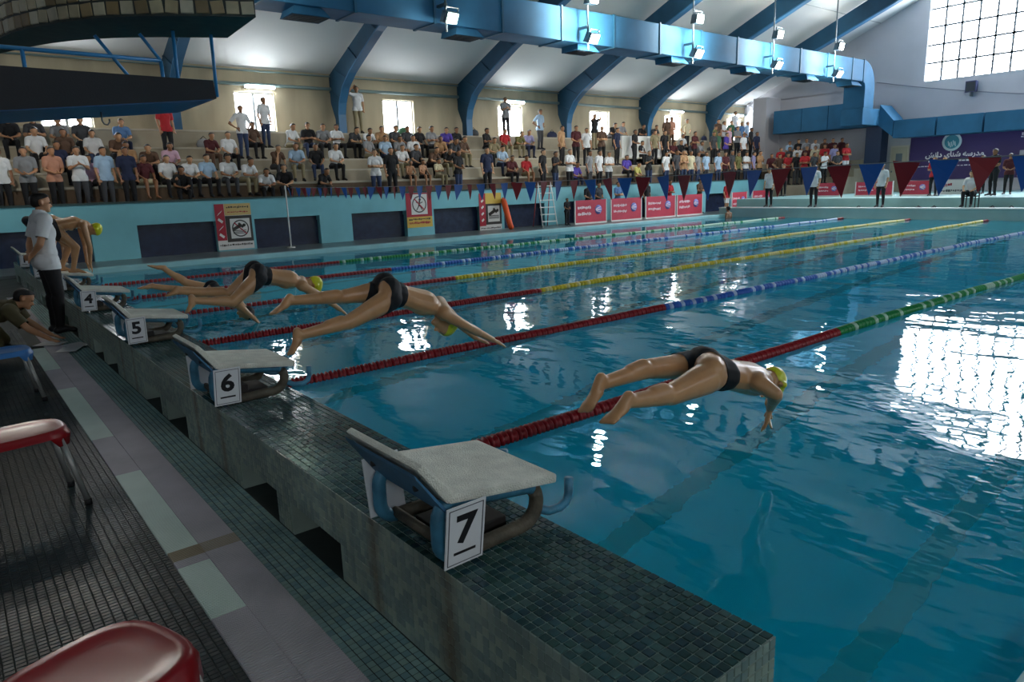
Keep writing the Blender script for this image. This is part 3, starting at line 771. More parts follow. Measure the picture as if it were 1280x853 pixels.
# ---- starting blocks
M_PLATE = mat('white_block_top', '#dfdfd2', .75, var=.16, scale=14, bump=.5, bscale=160)
M_TUBEB = mat('worn_blue_tube', '#3f7f9c', .5, var=.45, scale=12, bump=.15, bscale=60)
M_RUST = mat('rusty_tube', '#5a5446', .7, var=.5, scale=16, bump=.2, bscale=60)
M_BACK = mat('blue_backboard', '#3c6f93', .5, var=.3, scale=8)
M_CARD = mat('white_card', '#dcdfe2', .6, var=.04)
M_BLACK = mat('black_print', '#15151a', .6)
M_RUBBER = mat('black_rubber', '#17181a', .7)
def arc(c, r, a0, a1, n=5):
    return [(c[0] + r * math.cos(a0 + (a1 - a0) * i / n), c[1] + r * math.sin(a0 + (a1 - a0) * i / n)) for i in range(n + 1)]
loop = arc((-.455, .55), .065, PI * 1.5, PI, 5) + arc((-.455, .625), .065, PI, PI / 2, 5) + arc((-.14, .575), .06, PI / 2, 0, 5) + arc((-.16, .565), .08, 0, -PI / 2, 5)
NUMW = {1:'one',2:'two',3:'three',4:'four',5:'five',6:'six',7:'seven'}
def starting_block(n):
    yc = -1.545 + 2.5 * (7 - n)
    o = thing('starting_block', 'starting block with white top and worn blue tube frame, carrying card %s' % NUMW[n] if n > 3 else 'starting block with white top on the %s' % {3: 'platform under the crouching swimmer', 2: 'platform behind the crouching swimmer', 1: 'platform end next to the turquoise wall'}[n], 'starting block', (0, yc, HP), group='starting blocks on the platform')
    z = lambda v: v - HP
    # top plate, sloping to the water, with a kicked-up heel board
    MB().prism([(-.505, -.255, z(.735)), (-.015, -.255, z(.668)), (-.018, -.255, z(.632)), (-.50, -.255, z(.70))], (0, .51, 0)).build('top_plate', M_PLATE, o, bevel=.01)
    MB().prism([(-.505, -.255, z(.702)), (-.615, -.255, z(.856)), (-.59, -.255, z(.868)), (-.478, -.255, z(.735))], (0, .51, 0)).build('heel_board', M_PLATE, o, bevel=.008)
    bb = MB().prism([(-.50, -.245, z(.655)), (-.615, -.245, z(.82)), (-.622, -.245, z(.84)), (-.512, -.245, z(.69))], (0, .49, 0)).build('backboard', M_BACK, o)
    for q in (-.15, .15): MB().lathe([(.012, 0), (.012, .012), (.006, .016)], 8, (-.57, q, z(.745)), axis=0).build('bolt', M_RUBBER, bb)
    for s in (-1, 1):
        y = s * .205
        up_ = [p for p in loop]
        MB().tube([(p[0], y, z(p[1])) for p in loop[:12]] + [(-.3, y, z(.66))] + [(p[0], y, z(p[1])) for p in loop[12:15]], .027, 10).build('side_tube', M_TUBEB, o)
        MB().tube([(p[0], y, z(p[1])) for p in loop[15:]] + [(-.3, y, z(.482)), (-.455, y, z(.482))], .028, 10).build('foot_tube', M_RUST, o)
        MB().tube([(-.085, y, z(.535)), (-.02, y, z(.50)), (.04, y, z(.495)), (.075, y, z(.51)), (.088, y, z(.54)), (.09, y, z(.605))], .018, 8).build('grip', M_TUBEB, o)
    MB().tube([(-.10, -.205, z(.61)), (-.10, .205, z(.61))], .02, 8).build('cross_bar', M_RUST, o)
    MB().tube([(-.46, -.205, z(.50)), (-.46, .205, z(.50))], .02, 8).build('cross_bar', M_RUST, o)
    MB().box(-.42, -.16, -.12, .12, z(.45), z(.50)).box(-.40, -.3, -.16, .02, z(.5), z(.55)).build('base_box', mat('dark_base_box', '#241f1c', .7, var=.4, scale=12), o, bevel=.006)
    return o
def number_card(n, yc, side):
    a = random.uniform(-.05, .05) + (.06 if n == 6 else 0)
    y = yc - .278 if side < 0 else yc + .278
    o = thing('number_card', ('white card with black number %s hung on a starting block' % NUMW[n]) if side < 0 else 'back of a white number card on the far side of block %s' % NUMW[n], 'number card', (-.46, y, .592), group='number cards on the starting blocks' if side < 0 else 'number cards on the far sides')
    k = MB().box(-.079, .079, -.0025, .0025, -.118, .118).build('card', M_CARD, o)
    k.rotation_euler = (.16 if side < 0 else -.16, a, 0)
    f = -1
    me = text_mesh(str(n), .15, bold=True)
    t = obj('digit', me, M_BLACK, k); t.rotation_euler = (PI / 2, 0, 0 if side < 0 else PI); t.location = (0, -.0035 if side < 0 else .0035, .02); t.scale = (1.1, 1, 1)
    yb = (-.004, -.0026) if side < 0 else (.0026, .004)
    MB().box(-.045, .045, *yb, -.072, -.062).build('underline', M_BLACK, k)
    b = MB()
    for (x0, x1, z0, z1) in ((-.07, .07, .106, .109), (-.07, .07, -.109, -.106), (-.07, -.067, -.109, .109), (.067, .07, -.109, .109)): b.box(x0, x1, *yb, z0, z1)
    b.build('border', mat('grey_print', '#55585e', .6), k)
for n in range(7, 0, -1):
    starting_block(n)
    yc = -1.545 + 2.5 * (7 - n)
    number_card(n, yc, -1)
    if n > 4: number_card(n, yc, 1)

# ---- lane ropes
M_ROPE = mat('rope_cable', '#8c8f90', .6)
FCOL = {'red': mat('red_float', '#97151f', .35, var=.2, scale=20), 'green': mat('green_float', '#1f8f4a', .35), 'blue': mat('blue_float', '#2b66c2', .35), 'yellow': mat('yellow_float', '#d3c21f', .35),
        'pale_green': mat('pale_green_float', '#b9dcc6', .35), 'pale_blue': mat('pale_blue_float', '#b4cbe8', .35), 'pale_yellow': mat('pale_yellow_float', '#e0d98a', .35)}
FPROF = [(.018, -.037), (.05, -.034), (.063, -.02), (.036, -.004), (.036, .004), (.063, .02), (.05, .034), (.018, .037)]
float_me = {}
for c, m in FCOL.items():
    b = MB().lathe(FPROF, 10, axis=0); me = bpy.data.meshes.new('float'); me.from_pydata(b.v, [], b.f); me.polygons.foreach_set('use_smooth', [True] * len(b.f)); me.materials.append(m); float_me[c] = me
def low_float(cs):
    V0, F0 = [], []
    prof = [(.02, -.036), (.06, -.022), (.045, 0), (.06, .022), (.02, .036)]
    seg = 7
    for r, h in prof:
        for k in range(seg): V0.append((h, r * math.cos(2 * PI * k / seg), r * math.sin(2 * PI * k / seg)))
    for i in range(len(prof) - 1):
        for k in range(seg): F0.append((i * seg + k, (i + 1) * seg + k, (i + 1) * seg + (k + 1) % seg, i * seg + (k + 1) % seg))
    V0 = np.array(V0); F0 = np.array(F0); cs = np.array(cs)
    V = (cs[:, None, :] + V0[None]).reshape(-1, 3); F = (np.arange(len(cs))[:, None, None] * len(V0) + F0[None]).reshape(-1, 4)
    return V, F
ROPES = [('green', 'lane rope with red then green floats nearest the diver in front of block 7', 0.0), ('blue', 'lane rope with red then blue floats beside the diver from block 6', 2.5), ('yellow', 'lane rope with red then yellow floats between lanes 5 and 4', 5.0),
         ('yellow', 'lane rope with red then yellow floats behind the diver from block 5', 7.5), ('blue', 'lane rope with red then blue floats nearer the turquoise coping', 10.0), ('green', 'lane rope with red then green floats along the turquoise coping', 12.5)]
for col, lab, y in ROPES:
    o = thing('lane_rope', lab, 'lane rope', (0, y, 0), group='lane ropes across the pool')
    def sag(x): return .07 * math.sin(x * .31 + y) * math.sin(PI * min(max(x, 0), PX1) / PX1)
    xs = np.arange(.28, PX1 - .35, .083)
    MB().tube([(.03, 0, .02)] + [(x, sag(x), .012) for x in np.arange(.3, PX1 - .2, .6)] + [(PX1 - .03, 0, .02)], .008, 6).build('cable', M_ROPE, o)
    groups = {}
    nn = 0
    for i, x in enumerate(xs):
        ch = 5.86
        if x < ch or x > PX1 - .9: c = 'red'
        else:
            far = (x - ch) / 12
            c = col if (i % 3 or random.random() > .25 + far) and random.random() > min(.75, far * .6) else 'pale_' + col
        p = (x, sag(x), .012 + .006 * math.sin(x * 2.1 + y))
        d = math.dist((x, y, 0), CAM_LOC)
        px_ = project((x, y, 0))
        if d < 11.5 and nn < 300 and -20 < px_[0] < 1300:
            f = obj('float', float_me[c], None, o); f.location = p; f.rotation_euler = (random.uniform(0, 6), random.uniform(-.06, .06), random.uniform(-.06, .06)); nn += 1
        else: groups.setdefault(c, []).append(p)
    for c, cs in groups.items():
        me = fast_mesh('float_row', *low_float(cs)); q = obj('float_row', me, FCOL[c], o); q['kind'] = 'stuff'
        me.polygons.foreach_set('use_smooth', [True] * len(me.polygons))

# ---- backstroke pennants on a line between two poles
M_PR = mat('red_pennant', '#8e1a26', .5); M_PB = mat('blue_pennant', '#1d62b8', .5)
for m_ in (M_PR, M_PB): pass
pl = thing('pennant_line', 'line of alternating red and blue pennants strung across the pool', 'pennant line', (6.6, 0, 0))
def line_z(y): return 1.78 + .0009 * (y - 6.5) ** 2 + (.02 if y < 2 else 0)
MB().tube([(0, y, line_z(y)) for y in np.arange(-4.55, 17.3, .5)], .006, 6).build('cord', M_ROPE, pl)
fm = {}
for i, y in enumerate(np.arange(17.15, -4.4, -.37)):
    m_ = M_PR if i % 2 else M_PB
    sw = random.uniform(-.06, .06)
    L = .36 - .006 * max(0, y) + random.uniform(-.02, .02)
    hw = .14 - .002 * max(0, y)
    pts = [(0, -hw, 0), (0, hw, 0), (sw * .5, .075, -L * .45), (sw, 0, -L), (sw * .5 + .01, -.075, -L * .45)]
    vs = [(a, b_, c) for a, b_, c in pts] + [(a + .006, b_, c) for a, b_, c in pts]
    f = MB().add(vs, [(4, 3, 2, 1, 0), (5, 6, 7, 8, 9)] + [(k, (k + 1) % 5, (k + 1) % 5 + 5, k + 5) for k in range(5)]).build('pennant', m_, pl)
    f.location = (0, y, line_z(y)); f.rotation_euler = (random.uniform(-.12, .12), random.uniform(-.1, .1), random.uniform(-.35, .35))
for y in (17.35, -4.6):
    p = thing('pennant_pole', 'thin white pole holding the pennant line on the %s deck' % ('left' if y > 0 else 'right'), 'pole', (6.6, y, .1))
    MB().tube([(0, 0, .02), (0, 0, 1.85)], .022, 8).build('pole', M_WHITE, p); MB().lathe([(.12, 0), (.12, .02), (.03, .03)], 12).build('base', M_WHITE, p)

# ---- stools
def stool(loc, rz, col, label, w=.40, d=.31, h=.46):
    o = thing('stool', label, 'stool', (loc[0], loc[1], ZD), rz, group='plastic stools on the dark deck')
    m_ = mat(col + '_plastic', {'red': '#8a0f18', 'blue': '#3f78b8'}[col], .28, var=.08, scale=5)
    def se(a, ax, by, e=.62):
        c, s = math.cos(a), math.sin(a); return (ax * math.copysign(abs(c) ** e, c), by * math.copysign(abs(s) ** e, s))
    n = 32; rings = []
    for ax, by, z in ((w * .30, d * .30, h - .012), (w * .44, d * .42, h - .006), (w * .49, d * .48, h + .002), (w * .515, d * .51, h - .008), (w * .53, d * .53, h - .04), (w * .545, d * .545, h - .07), (w * .53, d * .53, h - .07), (w * .50, d * .5, h - .03), (w * .3, d * .3, h - .03)):
        rings.append([(*se(2 * PI * k / n, ax, by), z + (.0 if z > h - .06 else (.028 * (1 if abs(math.sin(4 * PI * k / n + 0)) < .75 else -.9)))) for k in range(n)])
    b = MB(); V = [p for r in rings for p in r]
    F = [(i * n + k, i * n + (k + 1) % n, (i + 1) * n + (k + 1) % n, (i + 1) * n + k) for i in range(len(rings) - 1) for k in range(n)]
    F += [tuple(range(n))[::-1], tuple(range((len(rings) - 1) * n, len(rings) * n))]
    b.add(V, F, True); b.build('seat', m_, o)
    for sx in (-1, 1):
        for sy in (-1, 1):
            a = (sx * w * .40, sy * d * .40, h - .05); c = (sx * w * .54, sy * d * .56, .02)
            MB().tube([a, c], .016, 8).build('leg', mat('grey_metal_leg', '#9a9c98', .4, metal=.5), o)
            MB().lathe([(.02, 0), (.02, .03), (.015, .035)], 8, (c[0], c[1], 0)).build('rubber_foot', M_RUBBER, o)
stool((-1.545, .98), .1, 'red', 'red plastic stool with grey legs beside the blue stool', .5, .34)
stool((-1.47, 3.72), .05, 'blue', 'blue plastic stool beside the kneeling man', .5, .36)
stool((-1.55, -1.62), .35, 'red', 'red plastic stool standing alone on dark mosaic, closest to the grating end', .46, .40)
stool((-1.55, 9.6), .3, 'red', 'red plastic stool half hidden behind the kneeling man')

# ---- signs on the turquoise wall
M_SRED = mat('sign_red', '#a51f33', .5); M_SCREAM = mat('sign_cream', '#c9ad6e', .5); M_SDARK = mat('sign_dark', '#33302c', .5); M_SYEL = mat('sign_yellow', '#d0b04c', .5); M_SWH = mat('sign_white', '#d8d8d4', .5)
def rect(m_, x0, x1, z0, z1, parent, lift, name): return MB().box(x0, x1, -lift - .004, -lift, z0, z1).build(name, m_, parent)
def ring(cx, cz, r, t, parent, lift, m_, name='ring'):
    n = 28; V = []
    for k in range(n):
        a = 2 * PI * k / n
        for rr in (r, r - t): V += [(cx + rr * math.cos(a), -lift, cz + rr * math.sin(a))]
    F = [(2 * k, 2 * ((k + 1) % n), 2 * ((k + 1) % n) + 1, 2 * k + 1) for k in range(n)]
    return MB().add(V, F).build(name, m_, parent)
def swimmer_icon(cx, cz, s, parent, lift, m_):
    b = MB()
    b.obox((cx - .1 * s, -lift, cz + .02 * s), (.14 * s, 0, .07 * s), (0, .002, 0), (-.03 * s, 0, .05 * s)); b.obox((cx + .06 * s, -lift, cz + .1 * s), (.08 * s, 0, -.08 * s), (0, .002, 0), (.03 * s, 0, .03 * s))
    b.lathe([(.06 * s, -.002), (.06 * s, .002)], 12, (cx + .18 * s, -lift, cz + .1 * s), axis=1)
    for q in range(3): b.obox((cx, -lift, cz - (.09 + .05 * q) * s), (.24 * s, 0, .0), (0, .002, 0), (0, 0, .012 * s))
    return b.build('pictogram', m_, parent)
def strip_print(x0, x1, z0, z1, parent, lift, m_, seed):
    rr = random.Random(seed); b = MB(); x = x0
    while x < x1 - .02:
        w = rr.uniform(.02, .07); b.box(x, min(x + w, x1), -lift - .002, -lift, z0 + (z1 - z0) * rr.uniform(0, .35), z1 - (z1 - z0) * rr.uniform(0, .35)); x += w + rr.uniform(.01, .025)
    return b.build('small_lettering', m_, parent)
s = thing('wall_sign', 'warning sign with red side strip and round crossed-out swimmers on the turquoise wall', 'sign', (4.66, 17.99, .14))
rect(M_SWH, 0, 1.05, 0, 1.34, s, 0, 'board'); rect(M_SRED, 0, .27, .28, 1.34, s, .005, 'red_strip'); rect(M_SCREAM, .28, 1.05, 1.0, 1.34, s, .005, 'cream_panel'); rect(M_SDARK, .28, 1.05, .22, .99, s, .005, 'dark_panel')
pw_ = rect(M_SWH, .40, .98, .32, .9, s, .010, 'white_panel'); ring(.69, .61, .25, .035, s, .016, M_SDARK); swimmer_icon(.66, .62, .8, s, .017, M_SDARK); b = MB().obox((.69, -.018, .61), (.17, 0, -.17), (0, .001, 0), (.012, 0, .012)).build('cross_bar', M_SRED, s)
strip_print(.34, 1.0, 1.2, 1.27, s, .010, M_SDARK, 11); strip_print(.36, .98, 1.07, 1.12, s, .010, M_SRED, 12); strip_print(.05, 1.0, .1, .17, s, .006, M_SDARK, 13)
for q in range(4): MB().obox((.135, -.012, .42 + .22 * q), (.06, 0, .05 * (1 if q % 2 else -1)), (0, .001, 0), (.02, 0, .03)).build('arrow', M_SWH, s)
s = thing('wall_sign', 'red and yellow sign with a crossed-out running figure on the turquoise wall', 'sign', (11.1, 17.99, .14))
rect(M_SYEL, 0, 1.05, .25, .62, s, 0, 'yellow_panel'); rect(M_SRED, 0, 1.05, .62, 1.45, s, 0, 'red_panel'); rect(M_SWH, .2, .86, .7, 1.4, s, .005, 'white_panel'); ring(.53, 1.05, .29, .04, s, .011, M_SDARK)
b = MB().lathe([(.045, -.002), (.045, .002)], 12, (.56, -.012, 1.22), axis=1).obox((.53, -.012, 1.08), (.03, 0, 0), (0, .002, 0), (.02, 0, .1)).obox((.47, -.012, .94), (.02, 0, 0), (0, .002, 0), (.06, 0, .09)).obox((.6, -.012, .93), (.02, 0, 0), (0, .002, 0), (-.05, 0, .08)).obox((.6, -.012, 1.1), (.07, 0, .03), (0, .002, 0), (0, 0, .015)).obox((.46, -.012, 1.1), (.06, 0, -.03), (0, .002, 0), (0, 0, .015)).build('pictogram', M_SDARK, s)
MB().obox((.53, -.014, 1.05), (.2, 0, -.2), (0, .001, 0), (.014, 0, .014)).build('cross_bar', M_SRED, s); strip_print(.08, .98, .36, .46, s, .006, M_SRED, 14); strip_print(.08, .98, .5, .57, s, .006, M_SDARK, 15)
s = thing('wall_sign', 'sign with a red strip and a black diver pictogram beside the orange tube', 'sign', (14.25, 17.99, .08))
rect(M_SWH, 0, 1.06, 0, 1.4, s, 0, 'board'); rect(M_SRED, 0, .3, .18, 1.4, s, .005, 'red_strip'); rect(M_SYEL, .3, 1.06, 1.0, 1.4, s, .005, 'yellow_panel'); rect(M_SDARK, .3, 1.06, .22, 1.0, s, .005, 'dark_panel'); rect(M_SWH, .4, .96, .32, .92, s, .010, 'white_panel'); swimmer_icon(.68, .64, 1.0, s, .017, M_SDARK); strip_print(.05, 1.0, .06, .12, s, .006, M_SDARK, 16)
for q in range(4): MB().obox((.15, -.012, .4 + .24 * q), (.05, 0, .04), (0, .001, 0), (.02, 0, -.03)).build('arrow', M_SWH, s)

# ---- red advertising boards on stands along the deck
M_AD = mat('red_board_print', '#c2384f', .5, var=.15, scale=2); M_ADW = mat('board_white_print', '#ead8de', .5); M_ADB = mat('board_blue_print', '#6f78c0', .5)
def ad_board(P0, P1, h, label, drape=False):
    P0 = np.array(P0, float); P1 = np.array(P1, float); w = np.linalg.norm(P1[:2] - P0[:2]); rz = math.atan2(P1[1] - P0[1], P1[0] - P0[0])
    o = thing('advertising_board', label, 'board', tuple(P0), rz, group='red advertising boards by the pool')
    MB().box(0, w, .0, .03, .06, h).build('panel', M_AD, o)
    MB().box(0, .04, .03, .35, 0, .04).box(w - .04, w, .03, .35, 0, .04).box(.0, .04, .03, .06, 0, h).box(w - .04, w, .03, .06, 0, h).box(-.02, w + .02, -.02, .05, 0, .06).build('stand', M_WHITE, o)
    strip_print(w * .08, w * .5, h * .62, h * .76, o, .002, M_ADW, int(P0[0] * 7)); strip_print(w * .08, w * .5, h * .36, h * .5, o, .002, M_ADW, int(P0[0] * 9))
    lg = MB().lathe([(h * .2, -.006), (h * .2, -.002)], 20, (w * .74, 0, h * .58), axis=1).build('round_logo', M_ADB, o)
    MB().obox((w * .74, -.009, h * .58), (h * .16, 0, .0), (0, .001, 0), (0, 0, .02)).obox((w * .74, -.009, h * .66), (h * .12, 0, .03), (0, .001, 0), (0, 0, .015)).obox((w * .74, -.009, h * .5), (h * .12, 0, -.03), (0, .001, 0), (0, 0, .015)).build('logo_stripe', M_ADW, lg)
    for q in (0, w): MB().box(q - .02, q + .02, -.01, .03, .06, h + .02).build('edge_post', M_WHITE, o)
bl = ['beside the lifeguard ladder', 'second from the lifeguard ladder', 'third from the lifeguard ladder', 'fourth from the lifeguard ladder', 'beside the boy in white shorts', 'under the far terrace']
for (a, b_, lab) in (((18.3, 17.0), (20.0, 16.9), bl[0]), ((20.35, 16.95), (22.2, 16.9), bl[1]), ((22.5, 16.9), (24.4, 16.8), bl[2]), ((24.6, 16.85), (26.4, 16.8), bl[3]), ((28.2, 16.4), (29.6, 16.5), bl[4]), ((31.2, 17.2), (33.0, 17.2), bl[5])):
    ad_board((a[0], a[1], .1), (b_[0], b_[1], .1), .95, 'red board with white lettering and a round logo, ' + lab)
for i, (y0, y1, lab) in enumerate(((13.4, 12.3, 'nearest the official by the corner'), (11.6, 10.0, 'behind the standing officials'), (10.6 - .9, 8.5, 'beside the white board'), (4.6, 2.6, 'under the purple banner'))):
    ad_board((30.5 + .01 * i, y0, .74), (30.5, y1, .74), .62, 'red board with white lettering on the far deck, ' + lab)
wb_ = thing('white_board', 'white board leaning between red boards on the far deck', 'board', (30.5, 8.3, .74), -PI / 2)
MB().box(0, 1.2, 0, .03, .04, .62).build('panel', M_SWH, wb_); MB().box(0, .04, .03, .3, 0, .04).box(1.16, 1.2, .03, .3, 0, .04).build('stand', M_HOUS, wb_)
strip_print(.1, .6, .35, .5, wb_, .002, M_SRED, 31); strip_print(.1, 1.1, .15, .25, wb_, .002, mat('grey_print', '#55585e', .6), 32)

# ---- rescue tube, lifeguard ladder, trolley
rt = thing('rescue_tube', 'long orange foam tube leaning on the turquoise wall', 'tube', (15.15, 17.2, .1))
MB().tube([(0, 0, .06), (.02, .12, .2), (.18, .62, 1.0), (.2, .7, 1.14)], [.10, .11, .11, .09], 14).build('foam', mat('orange_foam', '#e0561f', .5), rt)
MB().tube([(.2, .7, 1.14), (.22, .74, 1.2), (.2, .76, 1.1)], .012, 6).build('strap', M_RUBBER, rt)
ld = thing('lifeguard_ladder', 'white metal step ladder standing on the deck by the turquoise wall', 'ladder', (16.9, 17.2, .1), -.25)
for sx in (-.32, .32):
    MB().tube([(sx, -.35, 0), (sx * .85, .1, 1.75)], .022, 8).build('front_leg', M_WHITE, ld); MB().tube([(sx, .5, 0), (sx * .85, .12, 1.75)], .02, 8).build('rear_leg', mat('red_rail', '#b24a50', .5), ld)
for q in range(6):
    z = .2 + q * .27; y = -.35 + .45 * z / 1.75; MB().box(-.32, .32, y - .04, y + .06, z, z + .035).build('tread', M_WHITE, ld)
MB().box(-.3, .3, .0, .3, 1.72, 1.76).build('seat', mat('red_seat', '#a32a33', .5), ld)

# ---- papers at the deck, white round chair back and table at the far left start
for i, (x, y, a) in enumerate(((-.62, 6.0, .3), (-.72, 5.75, -.4), (-.85, 6.25, .9))):
    p = MB().box(-.105, .105, -.15, .15, 0, .006).build('paper_sheet', mat('white_paper', '#c4c4c4', .7), None)
    p.location = (x, y, ZD + .014 + .007 * i); p.rotation_euler = (0, 0, a); tag(p, ['white paper sheet by the kneeling man, next to the platform', 'white paper sheet by the kneeling man, lying across another sheet', 'white paper sheet under the kneeling man on the grating'][i], 'paper', 'paper sheets on the deck')
ct = thing('deck_bench', 'grey bench behind the man in the white t-shirt', 'bench', (-1.65, 11.2, ZD))
MB().box(-.9, .55, -.25, .25, .42, .47).build('seat', M_CONC, ct, bevel=.01)
for sx in (-.8, .45): MB().box(sx - .05, sx + .05, -.22, .22, 0, .42).build('leg', M_CONC, ct)
# loungers and shoes on the far edge
M_SHOE = mat('dark_sandal', '#20242c', .6)
for i, (y, lab) in enumerate(((7.75, 'between the standing and the seated official'), (7.2, 'between the standing and the seated official'), (5.3, 'beyond the seated official'), (4.7, 'beyond the seated official'), (10.0, 'between the standing officials'))):
    o = thing('sandal', 'dark sandal lying on the far turning platform %s' % lab, 'sandal', (27.5, y, .39), random.uniform(0, 3), group='sandals on the far platform')
    MB().lathe([(.05, 0), (.06, .01), (.055, .025), (.03, .03)], 12).build('sole', M_SHOE, o); o.scale = (2.6, 1.2, 1.3); MB().tube([(-.01, -.05, .025), (-.01, 0, .06), (-.01, .05, .025)], .012, 6).build('strap', M_SHOE, o)
# ================================================================ PEOPLE
def npv(*a): return np.array(a, float)
def unit(v): return v / (np.linalg.norm(v) + 1e-9)
def capsule(mb, a, b, ra, rb, side=None, ku=1.0, kv=1.0, seg=12):
    a, b = npv(*a), npv(*b); d = b - a; L = np.linalg.norm(d)
    t = d / L if L > 1e-5 else npv(0, 0, 1)
    u = npv(*side) if side is not None else (npv(0, 0, 1) if abs(t[2]) < .8 else npv(1, 0, 0))
    u = unit(u - t * np.dot(u, t)); w = np.cross(t, u)
    rings = []
    for i in range(1, 5):
        q = PI / 2 * i / 4; rings.append((a - t * ra * math.cos(q), ra * math.sin(q)))
    for i in range(4, 0, -1):
        q = PI / 2 * i / 4; rings.append((b + t * rb * math.cos(q), rb * math.sin(q)))
    V = [a - t * ra] + [c + r * (math.cos(2 * PI * k / seg) * u * ku + math.sin(2 * PI * k / seg) * w * kv) for c, r in rings for k in range(seg)] + [b + t * rb]
    n = len(rings); F = [(0, 1 + (k + 1) % seg, 1 + k) for k in range(seg)]
    F += [(1 + i * seg + k, 1 + i * seg + (k + 1) % seg, 1 + (i + 1) * seg + (k + 1) % seg, 1 + (i + 1) * seg + k) for i in range(n - 1) for k in range(seg)]
    F += [(1 + (n - 1) * seg + k, 1 + (n - 1) * seg + (k + 1) % seg, 1 + n * seg) for k in range(seg)]
    mb.add(V, F, True)
def flesh(bones, voxel, smooth):
    mb = MB()
    for bn_ in bones: capsule(mb, *bn_[1:5], *(bn_[5:] if len(bn_) > 5 else ()))
    me = bpy.data.meshes.new('flesh'); me.from_pydata(mb.v, [], mb.f)
    o = bpy.data.objects.new('flesh', me); COL.objects.link(o)
    r = o.modifiers.new('r', 'REMESH'); r.mode = 'VOXEL'; r.voxel_size = voxel; r.adaptivity = 0
    s = o.modifiers.new('s', 'SMOOTH'); s.factor = .5; s.iterations = smooth
    bpy.context.view_layer.update()
    out = bpy.data.meshes.new_from_object(o.evaluated_get(bpy.context.evaluated_depsgraph_get()))
    bpy.data.objects.remove(o); bpy.data.meshes.remove(me)
    n = len(out.vertices); V = np.empty(n * 3, np.float32); out.vertices.foreach_get('co', V); V = V.reshape(-1, 3).astype(float)
    out.calc_loop_triangles(); T = np.empty(len(out.loop_triangles) * 3, np.int32); out.loop_triangles.foreach_get('vertices', T); T = T.reshape(-1, 3)
    N = np.empty(n * 3, np.float32); out.vertices.foreach_get('normal', N); N = N.reshape(-1, 3).astype(float)
    out.polygons.foreach_set('use_smooth', [True] * len(out.polygons))
    return out, V, T, N
def nearest(bones, V):
    best = np.full(len(V), 1e9); lab = np.zeros(len(V), int); tt = np.zeros(len(V))
    for i, bn_ in enumerate(bones):
        a, b = npv(*bn_[1]), npv(*bn_[2]); d = b - a; L2 = d @ d
        t = np.clip(((V - a) @ d) / L2, 0, 1) if L2 > 1e-9 else np.zeros(len(V))
        r = bn_[3] + (bn_[4] - bn_[3]) * t
        ks = (bn_[6] + bn_[7]) / 2 if len(bn_) > 6 else 1
        dist = np.linalg.norm(V - (a + t[:, None] * d), axis=1) - r * ks
        m = dist < best; best[m] = dist[m]; lab[m] = i; tt[m] = t[m]
    return lab, tt
def clip(V, T, N, g, off):
    """keep the part of the surface where g < 0, lifted by off along the normals"""
    P = V + N * off; verts = list(map(tuple, P)); cache = {}; tris = []
    inside = g < 0
    s = inside[T].sum(1)
    for t in T[s == 3]: tris.append(tuple(int(q) for q in t))
    def cut(i, j):
        k = (min(i, j), max(i, j))
        if k not in cache:
            f = g[i] / (g[i] - g[j]); f = min(max(f, .02), .98); cache[k] = len(verts); verts.append(tuple(P[i] + f * (P[j] - P[i])))
        return cache[k]
    for t in T[(s == 1) | (s == 2)]:
        t = [int(q) for q in t]
        ins = [inside[q] for q in t]
        if sum(ins) == 1:
            k = ins.index(True); a, b, c = t[k], t[(k + 1) % 3], t[(k + 2) % 3]; tris.append((a, cut(a, b), cut(a, c)))
        else:
            k = ins.index(False); a, b, c = t[k], t[(k + 1) % 3], t[(k + 2) % 3]; p, q = cut(a, b), cut(a, c); tris += [(p, b, c), (p, c, q)]
    used = sorted({i for t in tris for i in t}); mp = {u: i for i, u in enumerate(used)}
    me = bpy.data.meshes.new('garment'); me.from_pydata([verts[u] for u in used], [], [tuple(mp[i] for i in t) for t in tris])
    me.polygons.foreach_set('use_smooth', [True] * len(me.polygons)); return me
